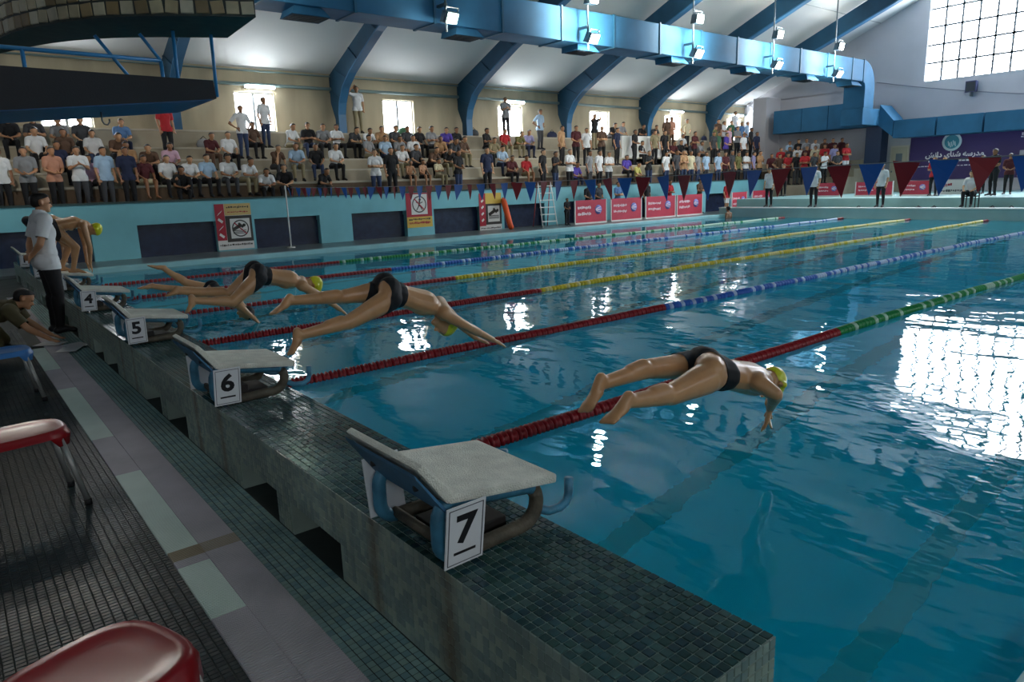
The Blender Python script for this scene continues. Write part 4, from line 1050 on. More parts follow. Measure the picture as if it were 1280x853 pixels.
def make_bones(J, s=1.0, detail=0):
    B = []
    P, C, N_, Hd = J['P'], J['C'], J['N'], J['Hd']; hu, hf = unit(J['hu']), unit(J['hf']); hf = unit(hf - hu * np.dot(hf, hu)); hs = np.cross(hu, hf)
    S = unit(J['shL'] - J['shR']); SH = unit(J['hipL'] - J['hipR']); sp = unit(C - P); M = P + (C - P) * .5
    fwd = np.cross(S, sp); fwdp = np.cross(SH, sp)
    def b(l, a, c, ra, rb, side=None, ku=1., kv=1.):
        B.append((l, a, c, ra * s, rb * s, side, ku, kv) if side is not None else (l, a, c, ra * s, rb * s))
    b('pelvis', P - sp * .02 * s, P + sp * .06 * s, .098, .105, SH, 1.35, .95)
    b('belly', P + sp * .05 * s, M, .102, .104, SH, 1.28, .88)
    b('chest', M, C - sp * .04 * s, .106, .118, S, 1.33, .86)
    b('chest', C - sp * .06 * s + S * .07 * s + fwd * .03 * s, C - sp * .09 * s + S * .06 * s + fwd * .03 * s, .07, .07); b('chest', C - sp * .06 * s - S * .07 * s + fwd * .03 * s, C - sp * .09 * s - S * .06 * s + fwd * .03 * s, .07, .07)
    b('shoulders', J['shR'] + S * .03 * s, J['shL'] - S * .03 * s, .066, .066)
    b('chest', C, N_, .085, .06, S, 1.25, .9)
    b('neck', N_ - unit(Hd - N_) * .02 * s, Hd - hu * .05 * s - hf * .015 * s, .056, .052)
    b('head', Hd - hu * .055 * s + hf * .03 * s, Hd + hu * .0 * s + hf * .015 * s, .052, .072, hs, .92, 1.0)
    b('head', Hd + hu * .03 * s + hf * .012 * s, Hd + hu * .03 * s - hf * .03 * s, .080, .082, hs, .92, 1.05)
    b('face', Hd - hu * .09 * s + hf * .06 * s, Hd - hu * .07 * s + hf * .05 * s, .026, .03)
    b('face', Hd - hu * .015 * s + hf * .085 * s, Hd - hu * .04 * s + hf * .098 * s, .011, .015)
    b('face', Hd + hu * .018 * s + hf * .078 * s + hs * .03 * s, Hd + hu * .018 * s + hf * .078 * s - hs * .03 * s, .013, .013)
    for q in (-1, 1): b('ear', Hd - hu * .015 * s + hs * q * .078 * s - hf * .005 * s, Hd + hu * .022 * s + hs * q * .082 * s - hf * .012 * s, .014, .018)
    for sd in 'LR':
        sg = 1 if sd == 'L' else -1
        sh, el, wr = J['sh' + sd], J['el' + sd], J['wr' + sd]
        b('uparm', sh, el, .053, .039); b('uparm', sh + (el - sh) * .25, sh + (el - sh) * .6, .050, .046); b('forearm', el, wr, .039, .027); b('forearm', el + (wr - el) * .1, el + (wr - el) * .4, .042, .038)
        hd = unit(J.get('hd' + sd, wr - el)); hn = J.get('hn' + sd, np.cross(S * sg, hd) if abs(np.dot(unit(S), hd)) < .95 else fwd); hn = unit(hn - hd * np.dot(hn, hd)); hp = np.cross(hd, hn)
        b('hand', wr + hd * .015 * s, wr + hd * .07 * s, .030, .036, hp, 1.05, .5)
        curl = J.get('curl', .5)
        if detail:
            for q, (o_, l1) in enumerate(((-.030, .062), (-.010, .072), (.010, .068), (.029, .054))):
                r0 = wr + hd * .085 * s + hp * o_ * s; d1 = unit(hd + hp * o_ * 2.2 - hn * curl * .25); p1 = r0 + d1 * l1 * .55 * s; d2 = unit(d1 - hn * curl * .6); p2 = p1 + d2 * l1 * .5 * s
                b('hand', r0 - d1 * .02 * s, p1, .0112, .0105); b('hand', p1, p2, .0105, .0092)
            tb = wr + hd * .03 * s - hp * .03 * s; d1 = unit(hd * .7 - hp * .7 - hn * .3); p1 = tb + d1 * .04 * s; p2 = p1 + unit(d1 + hd * .5) * .03 * s
            b('hand', tb, p1, .014, .012); b('hand', p1, p2, .012, .010)
        else:
            b('hand', wr + hd * .08 * s, wr + unit(hd - hn * .4) * .15 * s, .022, .016, hp, 1.7, .8); b('hand', wr + hd * .03 * s - hp * .03 * s, wr + hd * .075 * s - hp * .055 * s, .015, .012)
        hip, kn, an, toe = J['hip' + sd], J['kn' + sd], J['an' + sd], J['toe' + sd]
        th = kn - hip; ca = an - kn
        b('thigh', hip, kn, .088, .057); b('thigh', hip + th * .15, hip + th * .5, .088, .076)
        b('pelvis', P - fwdp * .045 * s + SH * sg * .07 * s - sp * .05 * s, hip - fwdp * .03 * s - sp * .02 * s, .088, .085)
        bk = unit(np.cross(np.cross(unit(th), unit(ca)), unit(ca))) if np.linalg.norm(np.cross(unit(th), unit(ca))) > .08 else -unit(np.cross(SH, unit(-ca)))
        if np.dot(bk, toe - an) > 0: bk = -bk
        b('calf', kn, an, .054, .036); b('calf', kn + ca * .15 + bk * .018 * s, kn + ca * .42 + bk * .014 * s, .050, .044)
        fd_ = unit(toe - an); up_ = unit(-ca); hl = an + up_ * -.035 * s - unit(fd_ + up_ * .3) * .035 * s
        ball = an + (toe - an) * .72; sw = unit(np.cross(fd_, np.cross(fd_, up_)) * 0 + np.cross(fd_, up_))
        b('foot', hl, an + (toe - an) * .35, .032, .034); b('foot', an + (toe - an) * .3, ball, .034, .030, sw, 1.2, .75)
        if detail:
            for q in range(5):
                o_ = (q - 2) * .0165 * sg; r0 = ball + sw * o_ * s; b('foot', r0, r0 + fd_ * (.052 - .006 * abs(q - (0 if sg * 1 > 0 else 4)) * .8) * s, .0125, .0105)
        else: b('foot', ball, toe, .028, .02, sw, 1.5, .8)
    return B
class Figure:
    def __init__(s, J, scale=1.0, voxel=.02, smooth=3, detail=0):
        s.J = J; s.s = scale; s.B = make_bones(J, scale, detail)
        s.body, s.V, s.T, s.N = flesh(s.B, voxel, smooth)
        li, s.t = nearest(s.B, s.V); s.lab = np.array([s.B[i][0] for i in li]); s.bi = li
        s.sp = unit(J['C'] - J['P']); s.h = (s.V - J['P']) @ s.sp
    def garment(s, kind, off=.012, **k):
        J, V, sc = s.J, s.V, s.s; g = np.full(len(V), .05); L = s.lab
        hu, hf = unit(J['hu']), unit(J['hf']); hf = unit(hf - hu * np.dot(hf, hu)); u = (V - J['Hd']) @ hu / sc; f = (V - J['Hd']) @ hf / sc
        if kind == 'shirt':
            hem = k.get('hem', -.08) * sc
            for l in ('belly', 'chest', 'shoulders', 'pelvis'): g[L == l] = -.05
            m = (L == 'pelvis') | (L == 'belly') | ((L == 'thigh') & k.get('thigh', False)); g[m] = hem - s.h[m]
            m = L == 'neck'; g[m] = (s.t[m] - .25) * .1
            sl = k.get('sleeve', .75)
            for sd in 'LR':
                a, b = J['sh' + sd], J['el' + sd]
                m = (L == 'uparm'); d = b - a; tt = ((V - a) @ d) / (d @ d); near = np.linalg.norm(V - (a + np.clip(tt, 0, 1)[:, None] * d), axis=1) < .11 * sc
                m &= near; g[m] = (tt[m] - sl) * .25 if sl < 1 else -.05
                if sl >= 1:
                    m = (L == 'forearm') & (np.linalg.norm(V - J['wr' + sd], axis=1) < .4 * sc); d = J['wr' + sd] - b; tt = ((V - b) @ d) / (d @ d)
                    m &= np.linalg.norm(V - (b + np.clip(tt, 0, 1)[:, None] * d), axis=1) < .08 * sc; g[m] = (tt[m] - (sl - 1)) * .25
        elif kind == 'trousers':
            top = k.get('top', .03) * sc; leg = k.get('leg', 1.97)
            m = (L == 'pelvis') | (L == 'belly'); g[m] = s.h[m] - top
            m = (L == 'thigh'); g[m] = -.05 if leg > 1 else (0)
            if leg <= 1:
                for sd in 'LR':
                    a, b = J['hip' + sd], J['kn' + sd]; d = b - a; tt = ((V - a) @ d) / (d @ d); m = (L == 'thigh') & (np.linalg.norm(V - (a + np.clip(tt, 0, 1)[:, None] * d), axis=1) < .13 * sc); g[m] = (tt[m] - leg) * .4
            else:
                for sd in 'LR':
                    a, b = J['kn' + sd], J['an' + sd]; d = b - a; tt = ((V - a) @ d) / (d @ d); m = (L == 'calf') & (np.linalg.norm(V - (a + np.clip(tt, 0, 1)[:, None] * d), axis=1) < .11 * sc); g[m] = (tt[m] - (leg - 1)) * .4
        elif kind == 'trunks':
            SH = unit(J['hipL'] - J['hipR']); lat = np.abs((V - J['P']) @ SH) / sc; h = s.h / sc
            m = (L == 'pelvis') | (L == 'belly') | (L == 'thigh'); low = k.get('low', -.165) + k.get('rise', .72) * lat
            g[m] = np.maximum(h[m] - k.get('top', .095), low[m] - h[m])
            d = np.linalg.norm(V - J['P'], axis=1); g[d > .27 * sc] = .05
        elif kind == 'hair':
            m = (L == 'head') | (L == 'face') | (L == 'ear') | (L == 'neck'); line = np.where(f > 0, k.get('front', .045) + f * .35, -.035 - (.02 if k.get('long') else 0) + (f + .04) * .5)
            line = np.where(np.abs(f) < .0, line, line); g[m] = line[m] - u[m]; g[L == 'neck'] = .05; g[L == 'ear'] = .02
        elif kind == 'cap':
            m = (L == 'head') | (L == 'face') | (L == 'ear'); line = -.005 + f * .55; g[m] = line[m] - u[m]
        elif kind == 'shoes':
            m = L == 'foot'; g[m] = -.05
            m = L == 'calf'; g[m] = (.93 - s.t[m]) * .2
        return clip(s.V, s.T, s.N, g, off * sc)
SKINS = [mat('skin_%d' % i, c, .5, var=.08, scale=6) for i, c in enumerate(('#b88763', '#a97a58', '#c4956f', '#96694a'))]
M_SKIN_W = mat('wet_skin', '#bf8f63', .32, var=.12, scale=7)
M_HAIR = mat('black_hair', '#15110f', .5, bump=.3, bscale=200); M_HAIRG = mat('grey_hair', '#56524e', .6)
M_CAP = mat('yellow_swim_cap', '#c9cc25', .3); M_TRUNK = mat('black_swim_trunks', '#0b0c12', .75); M_SHOEB = mat('black_shoe', '#131317', .5)
M_EYE = mat('dark_eye', '#1c1512', .3)
def eyes(root, fig):
    J = fig.J; hu, hf = unit(J['hu']), unit(J['hf']); hf = unit(hf - hu * np.dot(hf, hu)); hs = np.cross(hu, hf)
    for q in (-1, 1):
        c = J['Hd'] + (hf * .083 + hs * q * .03 + hu * .0) * fig.s
        MB().lathe([(.001, -.009), (.007, -.006), (.0095, 0), (.007, .006), (.001, .009)], 10, tuple(c), axis=0).build('eye', M_EYE, root)
    c = J['Hd'] + (hf * .083 - hu * .058) * fig.s
    MB().tube([c - hs * .02 * fig.s, c + hf * .004 * fig.s, c + hs * .02 * fig.s], .0045, 6).build('mouth', mat('lip', '#7d4a3e', .5), root)
def dress(fig, name, label, garments, skin, group=None, cat='person', loc=(0, 0, 0), rz=0.0):
    """a person: one body mesh with clothing and hair as children"""
    o = tag(obj('person', fig.body, None), label, cat, group); o.location = loc; o.rotation_euler = (0, 0, rz)
    if not fig.body.materials: fig.body.materials.append(skin)
    for nm, me, m_ in garments:
        if not me.materials: me.materials.append(m_)
        g = obj(nm, me, None, o)
    return o

# ---- the divers: joints read off the photograph in the vertical plane of each lane
def jp(x, y, Y): return on_plane(x, y, 1, Y)
def swimmer(J, label, scale, capped=True, trunk={}, voxel=.0075, extra=None):
    f = Figure(J, scale, voxel, 7, 1)
    gs = [('swim_trunks', f.garment('trunks', .005, **trunk), M_TRUNK)]
    gs.append(('swim_cap', f.garment('cap', .005), M_CAP) if capped else ('hair', f.garment('hair', .009), M_HAIR))
    return dress(f, 'person', label, gs, M_SKIN_W, None)
# block 7
yR, yL, yc = -1.64, -1.40, -1.52
J = dict(P=jp(889, 464, yc), C=jp(940, 474, yc), N=jp(952, 476, yc), Hd=jp(962, 479, yc), shL=jp(950, 471, yc + .15), shR=jp(948, 479, yc - .15),
         hipL=jp(877, 456, yL + .0), hipR=jp(889, 470, yR + .02), knL=jp(812, 461, yL), knR=jp(838, 494, yR), anL=jp(754, 479, yL), anR=jp(787, 502, yR), toeL=jp(729, 517, yL), toeR=jp(757, 530, yR),
         elL=jp(966, 486, yc + .26), elR=jp(970, 493, yc - .24), wrL=jp(961, 505, yc + .05), wrR=jp(963, 510, yc - .10))
J['hu'] = npv(.80, 0, -.45); J['hf'] = npv(-.45, 0, -.80); J['hdL'] = npv(-.1, -.1, -1); J['hdR'] = npv(-.1, .15, -1)
D7 = J
swimmer(J, 'diver in black trunks and yellow cap in mid-air past block 7, legs apart, arms bent', .92, trunk=dict(top=.09, low=-.165, rise=.30))
# block 6
yR, yL, yc = .86, 1.12, 1.0
J = dict(P=jp(488, 366, yc), C=jp(536, 380, yc), N=jp(549, 388, yc), Hd=jp(556, 404, yc - .02), shL=jp(548, 378, yc + .17), shR=jp(556, 393, yc - .16),
         hipL=jp(478, 364, yL - .02), hipR=jp(488, 374, yR + .03), knL=jp(430, 371, yL), knR=jp(436, 403, yR), anL=jp(364, 376, yL), anR=jp(376, 419, yR), toeL=jp(340, 393, yL), toeR=jp(363, 443, yR),
         elL=jp(575, 405, yc + .22), elR=jp(585, 409, yc - .16), wrL=jp(594, 422, yc + .17), wrR=jp(616, 425, yc - .05))
J['hu'] = npv(.62, 0, -.62); J['hf'] = npv(-.7, 0, -.72); J['curl'] = .2; J['hdR'] = npv(.9, 0, -.5); J['hdL'] = npv(.9, 0, -.5)
swimmer(J, 'diver in black trunks and yellow cap pushing off block 6 with arms stretched forward', .95, trunk=dict(top=.085, low=-.165, rise=.30))
# block 5
yR, yL, yc = 3.37, 3.62, 3.5
J = dict(P=jp(325, 344, yc), C=jp(365, 350, yc), N=jp(378, 355, yc), Hd=jp(390, 357, yc), shL=jp(376, 351, yc + .16), shR=jp(378, 358, yc - .16),
         hipL=jp(316, 343, yL - .03), hipR=jp(323, 348, yR + .03), knL=jp(287, 367, yL), knR=jp(290, 378, yR), anL=jp(222, 364, yL), anR=jp(243, 376, yR), toeL=jp(211, 369, yL), toeR=jp(234, 390, yR),
         elL=jp(398, 366, yc + .2), elR=jp(404, 372, yc - .14), wrL=jp(415, 380, yc + .12), wrR=jp(425, 387, yc - .06))
J['hu'] = npv(.85, 0, -.3); J['hf'] = npv(-.3, 0, -.9); J['curl'] = .2
swimmer(J, 'diver in black trunks and yellow cap leaving block 5 with bent near leg', .95, trunk=dict(top=.085, low=-.165, rise=.30))
# block 4
yR, yL, yc = 5.87, 6.12, 6.0
J = dict(P=jp(268, 365, yc), C=jp(293, 378, yc), N=jp(300, 383, yc), Hd=jp(307, 391, yc), shL=jp(299, 379, yc + .16), shR=jp(301, 384, yc - .16),
         hipL=jp(261, 363, yL - .03), hipR=jp(264, 368, yR + .03), knL=jp(231, 353, yL), knR=jp(230, 363, yR), anL=jp(205, 336, yL), anR=jp(191, 358, yR), toeL=jp(184, 332, yL), toeR=jp(172, 361, yR),
         elL=jp(311, 390, yc + .2), elR=jp(311, 393, yc - .16), wrL=jp(318, 397, yc + .1), wrR=jp(319, 400, yc - .08))
J['hu'] = npv(.75, 0, -.6); J['hf'] = npv(-.6, 0, -.75); J['curl'] = .2
swimmer(J, 'dark haired diver from block 4 entering the water head first, feet kicked up', .93, capped=False, trunk=dict(top=.085, low=-.165, rise=.30), voxel=.01)
# crouching swimmers on blocks 3, 2
def croucher(yc, label, cap):
    z0 = .70
    J = dict(P=npv(-.42, yc, z0 + .68), C=npv(-.10, yc, z0 + .72), N=npv(.03, yc, z0 + .68), Hd=npv(.12, yc, z0 + .60), shL=npv(-.03, yc + .17, z0 + .68), shR=npv(-.03, yc - .17, z0 + .68),
             hipL=npv(-.40, yc + .09, z0 + .65), hipR=npv(-.40, yc - .09, z0 + .65), knL=npv(-.22, yc + .12, z0 + .36), knR=npv(-.16, yc - .12, z0 + .36), anL=npv(-.36, yc + .11, z0 + .07), anR=npv(-.24, yc - .11, z0 + .05), toeL=npv(-.20, yc + .12, z0 - .0), toeR=npv(-.07, yc - .12, z0 - .02),
             elL=npv(.0, yc + .2, z0 + .36), elR=npv(.0, yc - .2, z0 + .36), wrL=npv(-.02, yc + .15, z0 + .12), wrR=npv(-.02, yc - .15, z0 + .12))
    J['hu'] = npv(.75, 0, -.2); J['hf'] = npv(-.1, 0, -.9); J['hdL'] = npv(.1, 0, -1); J['hdR'] = npv(.1, 0, -1); J['curl'] = .3
    swimmer(J, label, .92, cap, dict(top=.085, low=-.165, rise=.30), voxel=.011)
croucher(8.455, 'swimmer in a yellow cap crouching on block 3 with hands on its edge', True)
croucher(10.955, 'dark haired swimmer crouching on the block behind the man in the white t-shirt', False)

# ---- man in a white t-shirt watching, hands behind his back
def stand_joints(arms='down', lean=0.0):
    J = dict(P=npv(0, 0, .95), C=npv(lean * .35, 0, 1.32), N=npv(lean * .5, 0, 1.47), Hd=npv(.035 + lean * .62, 0, 1.60), shL=npv(lean * .42, .175, 1.405), shR=npv(lean * .42, -.175, 1.405), hipL=npv(0, .09, .92), hipR=npv(0, -.09, .92),
             knL=npv(.02, .105, .50), knR=npv(.03, -.105, .50), anL=npv(-.01, .11, .085), anR=npv(-.01, -.11, .085), toeL=npv(.17, .14, .028), toeR=npv(.17, -.14, .028), hu=npv(0, 0, 1), hf=npv(1, 0, -.05))
    A = dict(down=((-.02, .235, 1.12), (.06, .225, .87)), cross=((.06, .235, 1.14), (.22, -.03, 1.16)), hips=((-.10, .37, 1.15), (.02, .205, 1.0)), front=((.02, .225, 1.13), (.22, .06, 1.03)), back=((-.10, .225, 1.13), (-.17, .05, .98)), phone=((.06, .22, 1.14), (.24, .06, 1.24)), head=((.10, .36, 1.47), (.03, .14, 1.66)), high=((.18, .24, 1.46), (.24, .14, 1.70)))
    for sd, sg in (('L', 1), ('R', -1)):
        e, w = A['down'] if arms in ('head', 'high') and sd == 'L' else A[arms]
        if arms in ('high',) and sd == 'L': e, w = A['high']
        J['el' + sd] = npv(e[0] + lean * .3, sg * e[1], e[2]); J['wr' + sd] = npv(w[0] + lean * .3 + (.02 if sg < 0 and arms == 'cross' else 0), sg * w[1], w[2] - (.05 if sg < 0 and arms == 'cross' else 0))
        if arms == 'cross': J['hd' + sd] = npv(.1, -sg, .05)
        if arms in ('front', 'phone'): J['hd' + sd] = npv(.5, -sg * .8, .25)
        if arms == 'back': J['hd' + sd] = npv(-.2, -sg, -.2)
        if arms == 'hips': J['hd' + sd] = npv(.8, -sg * .4, -.4)
    return J
def big_person(J, label, shirt, trousers, loc, rz, shoes=True, sleeve=.75, hem=-.14, voxel=.011, scale=1.0):
    f = Figure(J, 1.0, voxel, 4, 1)
    gs = [('t_shirt', f.garment('shirt', .026, hem=hem, sleeve=sleeve, thigh=True), shirt), ('trousers', f.garment('trousers', .014, top=.0), trousers), ('hair', f.garment('hair', .014), M_HAIR)]
    if shoes: gs.append(('shoes', f.garment('shoes', .012), M_SHOEB))
    o = dress(f, 'person', label, gs, SKINS[0], loc=loc, rz=rz); o.scale = (scale,) * 3
    eyes(o, f); return o
J = stand_joints('back', .02); J['hf'] = npv(1, -.15, -.25)
big_person(J, 'man in white t-shirt and black trousers standing with hands behind his back', mat('white_tshirt', '#d7d9d9', .8, var=.06, scale=5, bump=.15, bscale=12), mat('black_trousers', '#101014', .8), (-.66, 7.10, ZD + .014), .15, scale=1.04)
# ---- man kneeling on the deck over papers
yk = 6.45
J = dict(P=npv(-1.50, yk + .25, .42), C=npv(-1.19, yk + .12, .49), N=npv(-1.09, yk + .06, .545), Hd=npv(-1.01, yk + .02, .60), shL=npv(-1.11, yk + .25, .50), shR=npv(-1.19, yk - .08, .48), hipL=npv(-1.47, yk + .34, .39), hipR=npv(-1.52, yk + .16, .39),
         knL=npv(-1.28, yk + .42, .09), knR=npv(-1.36, yk + .10, .09), anL=npv(-1.68, yk + .46, .07), anR=npv(-1.76, yk + .14, .07), toeL=npv(-1.82, yk + .5, .04), toeR=npv(-1.9, yk + .16, .04),
         elL=npv(-1.0, yk + .26, .30), elR=npv(-1.05, yk - .2, .28), wrL=npv(-.80, yk + .12, .12), wrR=npv(-.84, yk - .16, .11))
J['hu'] = npv(.35, 0, .9); J['hf'] = npv(.8, -.25, -.45); J['hdL'] = npv(.8, -.2, -.45); J['hdR'] = npv(.8, 0, -.45)
big_person(J, 'man in olive shirt kneeling on the deck and leaning over papers', mat('olive_shirt', '#4b4529', .8, var=.15, scale=5), mat('grey_trousers', '#6d6a68', .8), (0, 0, 0), 0, sleeve=.8, voxel=.012)
# ---- spectators: a few poses, each built once with body, shirt, trousers, hair and shoes, then copied
def sit_joints(arms='knee', lean=0.0):
    c = math.sin(lean) * .38; d = (1 - math.cos(lean)) * .38
    J = dict(P=npv(-.17, 0, .105), C=npv(-.19 + c, 0, .47 - d), N=npv(-.175 + c * 1.35, 0, .62 - d * 1.3), Hd=npv(-.13 + c * 1.6, 0, .75 - d * 1.5), shL=npv(-.185 + c * 1.15, .175, .555 - d), shR=npv(-.185 + c * 1.15, -.175, .555 - d),
             hipL=npv(-.16, .09, .095), hipR=npv(-.16, -.09, .095), knL=npv(.20, .15, .10), knR=npv(.21, -.13, .10), anL=npv(.17, .14, -.315), anR=npv(.2, -.12, -.315), toeL=npv(.33, .17, -.375), toeR=npv(.36, -.14, -.375), hu=npv(.1, 0, 1), hf=npv(1, 0, -.15))
    A = dict(knee=((-.10, .235, .30), (.12, .15, .19)), clasp=((-.06, .225, .29), (.16, .03, .21)), cross=((-.10, .24, .30), (.06, -.03, .33)), chin=((.08, .16, .22), (.05, .05, .52)))
    for sd, sg in (('L', 1), ('R', -1)):
        e, w = A[arms] if not (arms == 'chin' and sd == 'L') else A['knee']
        J['el' + sd] = npv(e[0] + c, sg * e[1], e[2] - d * .6); J['wr' + sd] = npv(w[0] + c * .6, sg * w[1], w[2])
        if arms == 'clasp': J['hd' + sd] = npv(.7, -sg * .6, -.1)
        if arms == 'cross': J['hd' + sd] = npv(.1, -sg, .05)
    return J
POSES = {}
def make_pose(k, J, cl='long'):
    f = Figure(J, 1.0, .021, 3, 0)
    POSES[k] = dict(body=f.body, t_shirt=f.garment('shirt', .018, hem=-.12 if k.startswith('st') else -.06, sleeve=.8, thigh=k.startswith('st')), trousers=f.garment('trousers', .012, top=.0), hair=f.garment('hair', .014), shoes=f.garment('shoes', .012), shorts=f.garment('trousers', .014, top=.0, leg=.85))
    for nm, me in POSES[k].items(): me.materials.clear(); me.materials.append(SKINS[0])
for k in ('down', 'cross', 'hips', 'front', 'phone', 'head', 'high'): make_pose('st_' + k, stand_joints(k, .03))
make_pose('si_knee', sit_joints('knee', .1)); make_pose('si_clasp', sit_joints('clasp', .35)); make_pose('si_cross', sit_joints('cross', .05)); make_pose('si_lean', sit_joints('clasp', .7)); make_pose('si_chin', sit_joints('chin', .45))
CLOTH = dict(white='#d9dbdc', black='#15161a', navy='#1d2744', red='#b0242c', maroon='#4d1a20', blue='#5d84b4', light_blue='#9fbad2', grey='#85878a', dark_grey='#3c3e42', brown='#5a4334', tan='#b08a63', pink='#c9a3b4', purple='#5140a0', green='#3f6b4f', olive='#6a6a3c', yellow='#c8c06a', cream='#cfc6a6', peach='#c08a70', lavender='#9a96bf', jeans='#2c3c5c', khaki='#8d8365')
def cm(c): return mat('cloth_' + c, CLOTH[c], .85, var=.1, scale=5)
POSE_TXT = {'st_down': 'standing arms down', 'st_cross': 'standing arms folded', 'st_hips': 'standing hands on hips', 'st_front': 'standing hands joined', 'st_phone': 'standing with raised hands', 'st_head': 'standing hand on head', 'st_high': 'standing arms raised', 'si_knee': 'sitting upright', 'si_clasp': 'sitting hands clasped', 'si_cross': 'sitting arms folded', 'si_lean': 'sitting bent forward', 'si_chin': 'sitting chin in hand'}
LVN = ['front walkway', 'lowest step', 'second step', 'third step', 'fourth step', 'top step']
ORD = ['first', 'second', 'third', 'fourth', 'fifth', 'sixth', 'seventh']
def place_person(pose, loc, rz, shirt, pants, label, group, scale=1.0, bare=False, hair=None):
    t = POSES[pose]; sk = random.choice(SKINS)
    def mk(nm, me, m_, parent):
        o = obj(nm, me, None, parent); o.material_slots[0].link = 'OBJECT'; o.material_slots[0].material = m_; return o
    o = mk('person', t['body'], sk, None); tag(o, label, 'person', group)
    o.location = loc; o.rotation_euler = (0, 0, rz); o.scale = (scale,) * 3
    if not bare: mk('shirt', t['t_shirt'], cm(shirt), o)
    if pants.startswith('s:'): mk('shorts', t['shorts'], cm(pants[2:]), o)
    else: mk('trousers', t['trousers'], cm(pants), o); mk('shoes', t['shoes'], M_SHOEB, o)
    mk('hair', t['hair'], hair or (M_HAIRG if random.random() < .12 else M_HAIR), o)
    return o
taken = {}
def spectator(px, lv, pose, shirt, pants='black', sc=1.0, rz=None, bare=False):
    sit = pose.startswith('si'); y, z = LV[lv]
    Y = (y + .02) if sit else y + random.uniform(.28, .45)
    if lv == 0: Y = 18.56 if not sit else 18.72
    zz = z + .01
    if sit and lv == 0: zz = z + .40
    X = x_at_row(px, Y, zz + (.3 if sit else .8))
    X0 = X; best = (-1, X)
    fk = 'f%d' % (max(lv - 1, 0) if sit else lv)
    for q in range(44):                                            # keep neighbours on one step apart
        Xq = X0 + (q // 2) * .08 * (1 if q % 2 else -1)
        sc_ = min([abs(Xq - o) / .54 for o in taken.get(lv, [])] + [abs(Xq - o) / .5 for o in taken.get(fk, [])] + [9])
        if sc_ >= 1: best = (sc_, Xq); break
        if sc_ > best[0]: best = (sc_, Xq)
    X = best[1]
    taken.setdefault(lv, []).append(X); taken.setdefault(fk, []).append(X)
    fr_n = int(np.clip(round((X - 4.9) / 5.85), 0, 5))
    tail = ', %s on %s %s %s blue frame' % (POSE_TXT[pose], LVN[lv], 'before' if X < 4.9 + 5.85 * fr_n else 'past', ORD[fr_n])
    head = 'bare chested child' if bare else 'person in %s shirt' % shirt.replace('_', ' ')
    full = head + (' and shorts' if pants.startswith('s:') else ' and %s trousers' % pants.replace('_', ' ')) + tail
    lab = full if len(full.split()) <= 16 else head + tail
    r = -PI / 2 + random.uniform(-.35, .35) if rz is None else rz
    place_person(pose, (X, Y, zz), r, shirt, pants, lab, 'spectators on the terrace', sc * random.uniform(.96, 1.03), bare)
A = 'st_down'; X_ = 'st_cross'; H = 'st_hips'; F2 = 'st_front'; PH = 'st_phone'; K = 'si_knee'; CL = 'si_clasp'; CR = 'si_cross'; LE = 'si_lean'; CH = 'si_chin'
